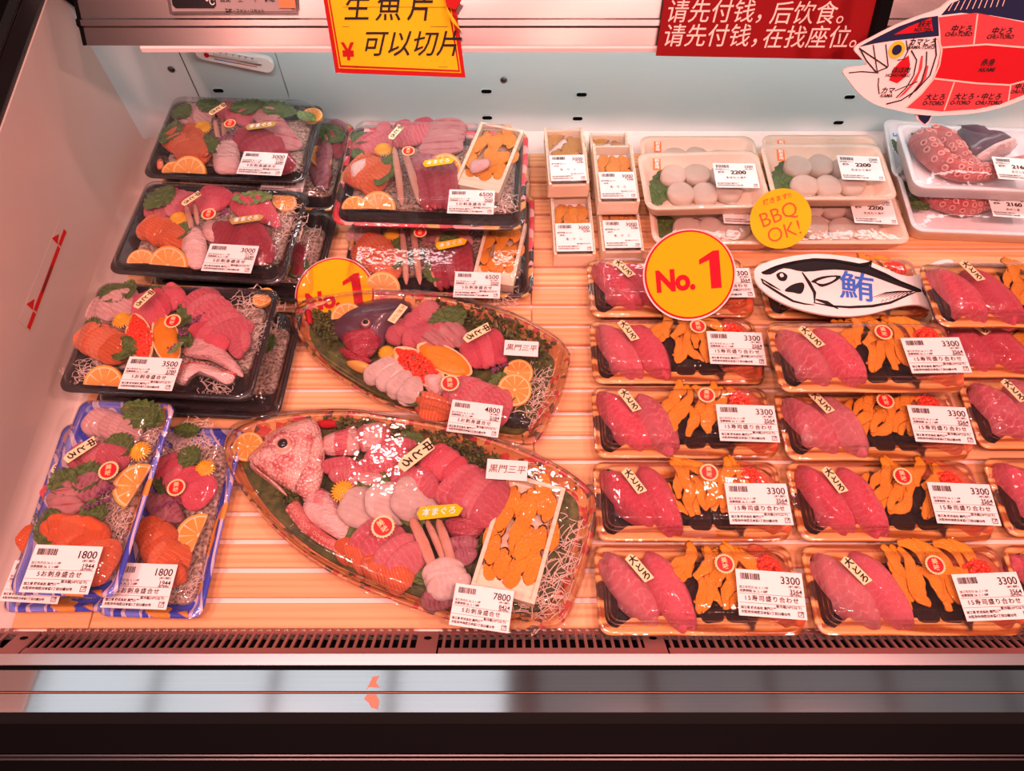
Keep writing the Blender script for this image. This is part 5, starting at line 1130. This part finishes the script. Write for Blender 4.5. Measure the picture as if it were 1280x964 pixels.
# octopus trays
def octo(label, pts_px, z, wpx, Z, seed, rot=-3):
    x, y = c4(pts_px, z+.03); s = foam('octopus_tray', label, 'white foam trays of octopus', x, y, z, rot, .205, .130, 'foam_white', .030); s.zoom(*Z); s.zc = z+.010; return s
Z = (1000, 0, 3.214)
def arms(s, lines, r0, r1, z):
    for ln in lines:
        a_, b_ = tentacle('octopus_arm', [s.P(x_, y_, z+dz) for x_, y_, dz in ln], r0, r1, 3, side=(.0, -.55, .8)); ar = s.add('octopus_arm', a_, Matrix.Identity(4)); link('sucker_row', b_, None, ar)
s = octo('lower octopus tray lying on the slats at right', [(1128,218),(1300,222),(1310,288),(1138,272)], 0, 0, Z, 1); s.leaf(415, 715, 470, 780, .03, .004); s.leaf(440, 790, 510, 850, .03, .004)
arms(s, [[(480,760,.012),(560,800,.014),(660,830,.014),(720,820,.012),(790,800,.012),(900,790,.012)], [(500,740,.010),(600,755,.014),(700,800,.016),(800,770,.014),(900,750,.01)]], .017, .011, s.zc)
s.mass('octopus_flesh', [(540,740),(620,735),(720,760),(760,800),(700,790),(620,760)], .022, 'octopus_red', .004); film(s, .205, .130, .030, .008)
s.onlid('price_label', LAB['tako'], 850, 830, -6, 1.0, dz=.008)
z2 = .042
s = octo('upper octopus tray with large pale suckers at right', [(1132,157),(1300,167),(1312,238),(1145,225)], z2, 0, Z, 2); s.leaf(455, 520, 490, 560, .02, .004)
arms(s, [[(490,560,.010),(520,610,.014),(580,660,.016),(660,690,.016),(740,690,.014),(830,670,.012),(920,650,.012)], [(520,550,.010),(590,570,.014),(650,640,.016),(700,680,.010)]], .019, .011, s.zc)
s.mass('octopus_flesh', [(600,530),(680,530),(700,570),(800,570),(860,600),(800,610),(690,640),(640,600)], .026, 'dark_skin', .004, .0008); s.mass('octopus_flesh', [(690,650),(760,620),(850,590),(840,620),(760,650),(720,665)], .030, 'octopus_flesh', .004)
film(s, .205, .130, .030, .010)
V, Fc = card([(-.012, -.0035), (.012, -.0035), (.012, .0035), (-.012, .0035)], .0003); BLU = (mesh('blue_sticker', V, Fc, 'sticker_blue'), Print().text('解凍・刺身用', 0, 0, .0036, .03).build('paper'))
s.onlid('price_label', LAB['tako'], 872, 680, -6, 1.0, dz=.010); s.onlid('blue_sticker', BLU, 522, 520, -4)
s = octo('white octopus tray behind, showing a green leaf strip and its left corner', [(1103,160),(1270,165),(1280,235),(1135,210)], 0, 0, Z, 3, -8); s.leaf(365, 565, 420, 640, .012, .012); s.leaf(380, 600, 420, 640, .008, .012); s.onlid('blue_sticker', BLU, 405, 543, -4); film(s, .205, .130, .030, .006)

# ================================================================ SIGNS
def tocam(p, back=0):
    d = Vector((0, 0, CAM_H))-Vector(p); d.x *= .35; d.y *= (1-back); return d.normalized()
def no1(label, cx, cy, r_px, o, rot, nrm=None):
    pl = Plane(o, nrm or tocam(o, .1), (math.cos(R(rot)), 0, 0)); c = pl.pm(cx, cy); e = pl.pm(cx+r_px, cy); r = e[0]-c[0]
    M = pl.off(0) @ Matrix.Translation((c[0], c[1], 0)) @ Matrix.Rotation(R(rot), 4, 'Z'); g = root('number_one_sign', label, 'sign', M, 'round No.1 signs')
    link('clear_edge', mesh('clear_edge', *card(circ(r, 64), .0012, -.0014)[:2], 'vinyl_pink'), None, g); link('red_ring', mesh('red_ring', *card(circ(r*.965, 64), .0010, 0)[:2], 'sign_red'), None, g); link('yellow_disc', mesh('yellow_disc', *card(circ(r*.925, 64), .0008, .0011)[:2], 'sign_yellow'), None, g)
    k = r/.060
    p = Print().text('No.', -.0190*k, -.007*k, .038*k, .045, align='CENTER', sx=.90, space=.95)
    p.poly([(x*k, y*k) for x, y in ((.0135,.018),(.032,.028),(.040,.028),(.040,-.021),(.0265,-.021),(.0265,.0165),(.0135,.0115))])
    link('sign_lettering', p.build('sign_red'), Matrix.Translation((0, 0, .0022)), g)
    V, Fc = box(-.003, .003, -r*.9, r*.2, -.004, -.0016); link('stand', mesh('stand', V, Fc, 'clear_case'), None, g)
o = at(862, 398, .048); no1('large round yellow No.1 sign standing among the sushi packs', 861.5, 343.5, 58.5, o, 5)
o = at(419, 414, .006); no1('round yellow No.1 sign half hidden behind the smaller fish platter', 419, 369, 50.5, o, 10, (0, -.30, .95))
# BBQ OK
o = at(975, 300, .040); pl = Plane(o, tocam(o, .1)); c = pl.pm(975.5, 273.5); e = pl.pm(1014, 273.5); r = e[0]-c[0]
g = root('bbq_sign', 'small round yellow BBQ OK! card on the scallop trays', 'sign', pl.off(0) @ Matrix.Translation((c[0], c[1], 0)))
link('yellow_disc', mesh('yellow_disc', *card(circ(r, 48), .0012)[:2], 'bbq_yellow'), None, g)
FN = .018
pr = Print().text('焼きます!!', -.006, .0265*r/.041, .0085, .02, rot=16).text('BBQ', -.003, .005, .0285, -.003, rot=22, sx=.95).text('OK!', .006, -.0185, .0285, -.005, rot=18, sx=.95)
link('sign_lettering', pr.build('bbq_red'), Matrix.Translation((0, 0, .0014)), g)
# brush painted fish sign
o = at(1060, 395, .0505); pl = Plane(o, (0, -.08, 1)); zz = (920, 300, 3.556)
def q_(P): return [pl.pm(zz[0]+x/zz[2], zz[1]+y/zz[2]) for x, y in P]
def sm(P, n=4): return smoothloop(P, n)
g = root('fish_sign', 'fish shaped white card with black brush fish and blue character on sushi packs', 'sign', pl.off(0))
out = [(78,160),(95,122),(190,88),(330,68),(450,74),(560,92),(650,128),(720,158),(780,166),(830,140),(870,108),(915,94),(955,96),(960,130),(905,195),(880,235),(925,285),(955,345),(890,325),(820,296),(760,294),(680,310),(600,332),(520,343),(430,342),(340,328),(240,300),(150,255),(95,205)]
link('card', mesh('card', *card(sm(q_(out)), .0030)[:2], 'card_white'), None, g)
pr = Print(); A = lambda P, z=0, mi=0: pr.poly(sm(q_(P), 3), mi, z); Ln = lambda P, w, mi=0, z=0: pr.line(q_(P), w, mi, z, True)
Ln([(110,152),(170,128),(260,106),(340,94),(430,98),(510,112),(560,122),(600,104),(590,130),(660,160),(720,190),(780,215),(815,228)], .006)
A([(110,152),(180,118),(280,95),(350,90),(440,98),(520,112),(598,104),(588,128),(650,155),(720,185),(815,225),(800,238),(700,205),(620,175),(540,150),(430,138),(300,148),(210,132),(150,160)])
A([(175,160),(200,148),(225,165),(215,188),(188,185)]); A([(190,160),(202,155),(208,168),(196,172)], .0002, 1); A([(212,232),(245,205),(290,195),(300,215),(285,245),(250,240)]); A([(330,190),(380,168),(460,165),(440,190),(380,215),(350,200)]); A([(352,192),(400,175),(440,172),(420,190),(380,202)], .0002, 1)
A([(820,215),(850,150),(880,140),(862,200),(838,230),(860,270),(900,290),(925,305),(880,300),(838,260)]); A([(835,195),(865,130),(890,118),(870,180)], 0, 0)
Ln([(108,178),(150,205),(195,230)], .0035); Ln([(108,178),(118,198),(160,225),(200,250),(250,278),(300,290),(345,295)], .004); Ln([(290,150),(320,195),(345,240),(345,285)], .005); Ln([(340,285),(420,300),(500,305),(600,300),(680,285),(750,255),(800,235)], .004); Ln([(350,270),(400,285),(450,312)], .006)
for i in range(9): Ln([(600+i*18, 262+(-4 if i > 4 else 0)*(i-4)*.4), (660+i*14, 240-i*.5), (720+i*9, 232)], .0014)
for i in range(8): Ln([(640+i*18, 285-i*5), (648+i*18, 272-i*5), (658+i*18, 280-i*5)], .0012)
c = q_([(532,222)])[0]; pr.text('鮪', c[0], c[1], .046, .012, 0, rot=-10, mi=2)
pr.p[-1] = xf(pr.p[-1], Matrix.Translation((0, 0, .0004))); link('brush_drawing', pr.build(['ink', 'card_white', 'brush_blue']), Matrix.Translation((0, 0, .0033)), g)
# tuna cut chart
o = Vector((0, .612, .27)); pl = Plane(o, (0, -.88, .47)); zz = (1000, 0, 3.214)
g = root('tuna_chart', 'large fish shaped tuna cut chart with red panels hanging at upper right', 'sign', pl.off(0))
out = [(216,190),(300,140),(390,95),(480,60),(550,35),(590,5),(650,-30),(800,-60),(950,-40),(1060,60),(1150,140),(1260,40),(1300,60),(1230,200),(1320,340),(1250,330),(1130,260),(1030,320),(900,392),(800,430),(700,452),(560,462),(470,458),(380,440),(300,418),(235,375),(190,320),(168,285),(200,268),(262,258),(235,225)]
link('card', mesh('card', *card(sm(q_(out), 4), .003)[:2], 'card_edge'), None, g)
V, Fc = card(q_([(458,452),(540,452),(520,490),(505,508),(470,480)]), .002, .0001); link('fin_card', mesh('fin_card', V, Fc, 'card_edge'), Matrix.Translation((0, 0, -.0022)), g)
pr = Print(); POL = lambda P, mi, z=0: pr.poly(q_(P), mi, z)
POL([(228,188),(300,150),(390,105),(480,72),(548,62),(552,143),(480,150),(380,160),(300,172)], 0); POL([(560,60),(600,12),(660,-12),(800,-40),(900,-10),(960,40),(900,85),(760,60),(640,50)], 0); POL([(470,455),(530,455),(515,485),(500,498),(478,478)], 0, -.0022)
POL([(370,138),(430,105),(520,70),(527,122),(450,130)], 1, .0003)
POL([(550,68),(700,50),(900,90),(1000,130),(1000,200),(900,188),(740,175),(560,190),(557,120)], 2, .0002); POL([(560,192),(740,178),(900,190),(1040,215),(1060,260),(900,318),(830,337),(700,332),(560,320),(530,312),(548,250)], 1, .0004); POL([(528,316),(700,333),(835,340),(900,325),(1020,290),(990,330),(900,375),(800,415),(700,436),(560,445),(420,430),(480,380)], 2, .0002)
for P, w in (([(705,55),(690,175)], .0015), ([(612,328),(572,440)], .0015), ([(838,340),(828,405)], .0015), ([(560,189),(740,176),(900,189),(1010,208)], .0016), ([(530,313),(700,332),(833,339),(900,322),(1010,285)], .0016), ([(548,150),(562,200),(552,260),(528,316),(480,375),(420,428)], .0016)): pr.line(q_(P), w, 3, .0006)
for P, w in (([(535,150),(540,220),(515,300),(460,360),(400,400),(340,415)], .0014), ([(440,200),(462,240),(450,300),(420,350),(380,390)], .0012), ([(502,205),(500,260),(480,330),(430,390)], .0012), ([(190,290),(240,285),(310,290)], .001), ([(310,310),(308,340),(312,375)], .001), ([(232,192),(345,268)], .0012), ([(232,190),(260,240),(300,288)], .0012), ([(302,286),(346,268)], .0012), ([(338,175),(348,265)], .001), ([(288,178),(304,285)], .001), ([(375,362),(465,325)], .001), ([(420,160),(425,200)], .001), ([(445,165),(410,235),(385,240)], .001)): pr.line(q_(P), w, 4, .0006)
POL([(430,220),(436,260),(420,305),(385,332),(352,320),(365,280),(395,245)], 1, .0003); POL([(480,222),(488,222),(484,270),(460,325),(415,375),(385,395),(440,335),(468,285)], 2, .0003); POL([(498,262),(510,262),(500,310),(465,355),(440,375),(480,320)], 2, .0003)
c = q_([(382,198), (414,198)]); r = (c[1][0]-c[0][0]); pr.poly(circ(r, 28, *c[0]), 5, .0005); pr.poly(circ(r*.60, 24, c[0][0], c[0][1]), 0, .0009)
for i in range(10): pr.line(q_([(588+i*24, 42-i*2), (608+i*24, 8-i*5)]), .0008, 3, .0006)
def T(tx, x, y, sz, mi=4, b=.02): c = q_([(x, y)])[0]; v, f = glyphs(tx, sz*.74, b, .15); pr.p.append(xf((v, f), Matrix.Translation((c[0], c[1], .0010)))+(mi,))
T('カマとろ', 485, 168, .0095); T('KAMA-TORO', 478, 188, .0062); T('ほほ肉', 398, 280, .0085); T('HOHO-NIKU', 385, 300, .0058); T('カマ', 345, 362, .0095); T('KAMA', 340, 382, .0062); T('大とろ', 535, 388, .0095); T('O-TORO', 527, 412, .0075); T('大とろ・中とろ', 705, 386, .0095); T('O-TORO    CHU-TORO', 698, 410, .0070)
T('中とろ', 640, 115, .0095); T('CHU-TORO', 628, 136, .0068); T('中とろ', 802, 124, .0095); T('CHU-TORO', 795, 146, .0068); T('赤身', 745, 250, .0095); T('AKAMI', 740, 278, .0075); T('中とろ', 890, 346, .0085); T('CHU-TORO', 880, 366, .006); T('脳天', 492, 96, .0085); T('NO-TEN', 485, 118, .006)
link('chart_print', pr.build(['tuna_blue', 'tuna_red', 'tuna_pink', 'tuna_line', 'ink', 'eye_yellow']), Matrix.Translation((0, 0, .0033)), g)
V, Fc = box(*[v for v in (1120/1000*0+.52, .535, .0, .13, -.006, -.0005)]); c = pl.pm(1100, 40); link('hanger', mesh('hanger', *box(c[0]-.006, c[0]+.006, c[1]-.02, c[1]+.08, -.012, -.0005), 'black'), None, g)
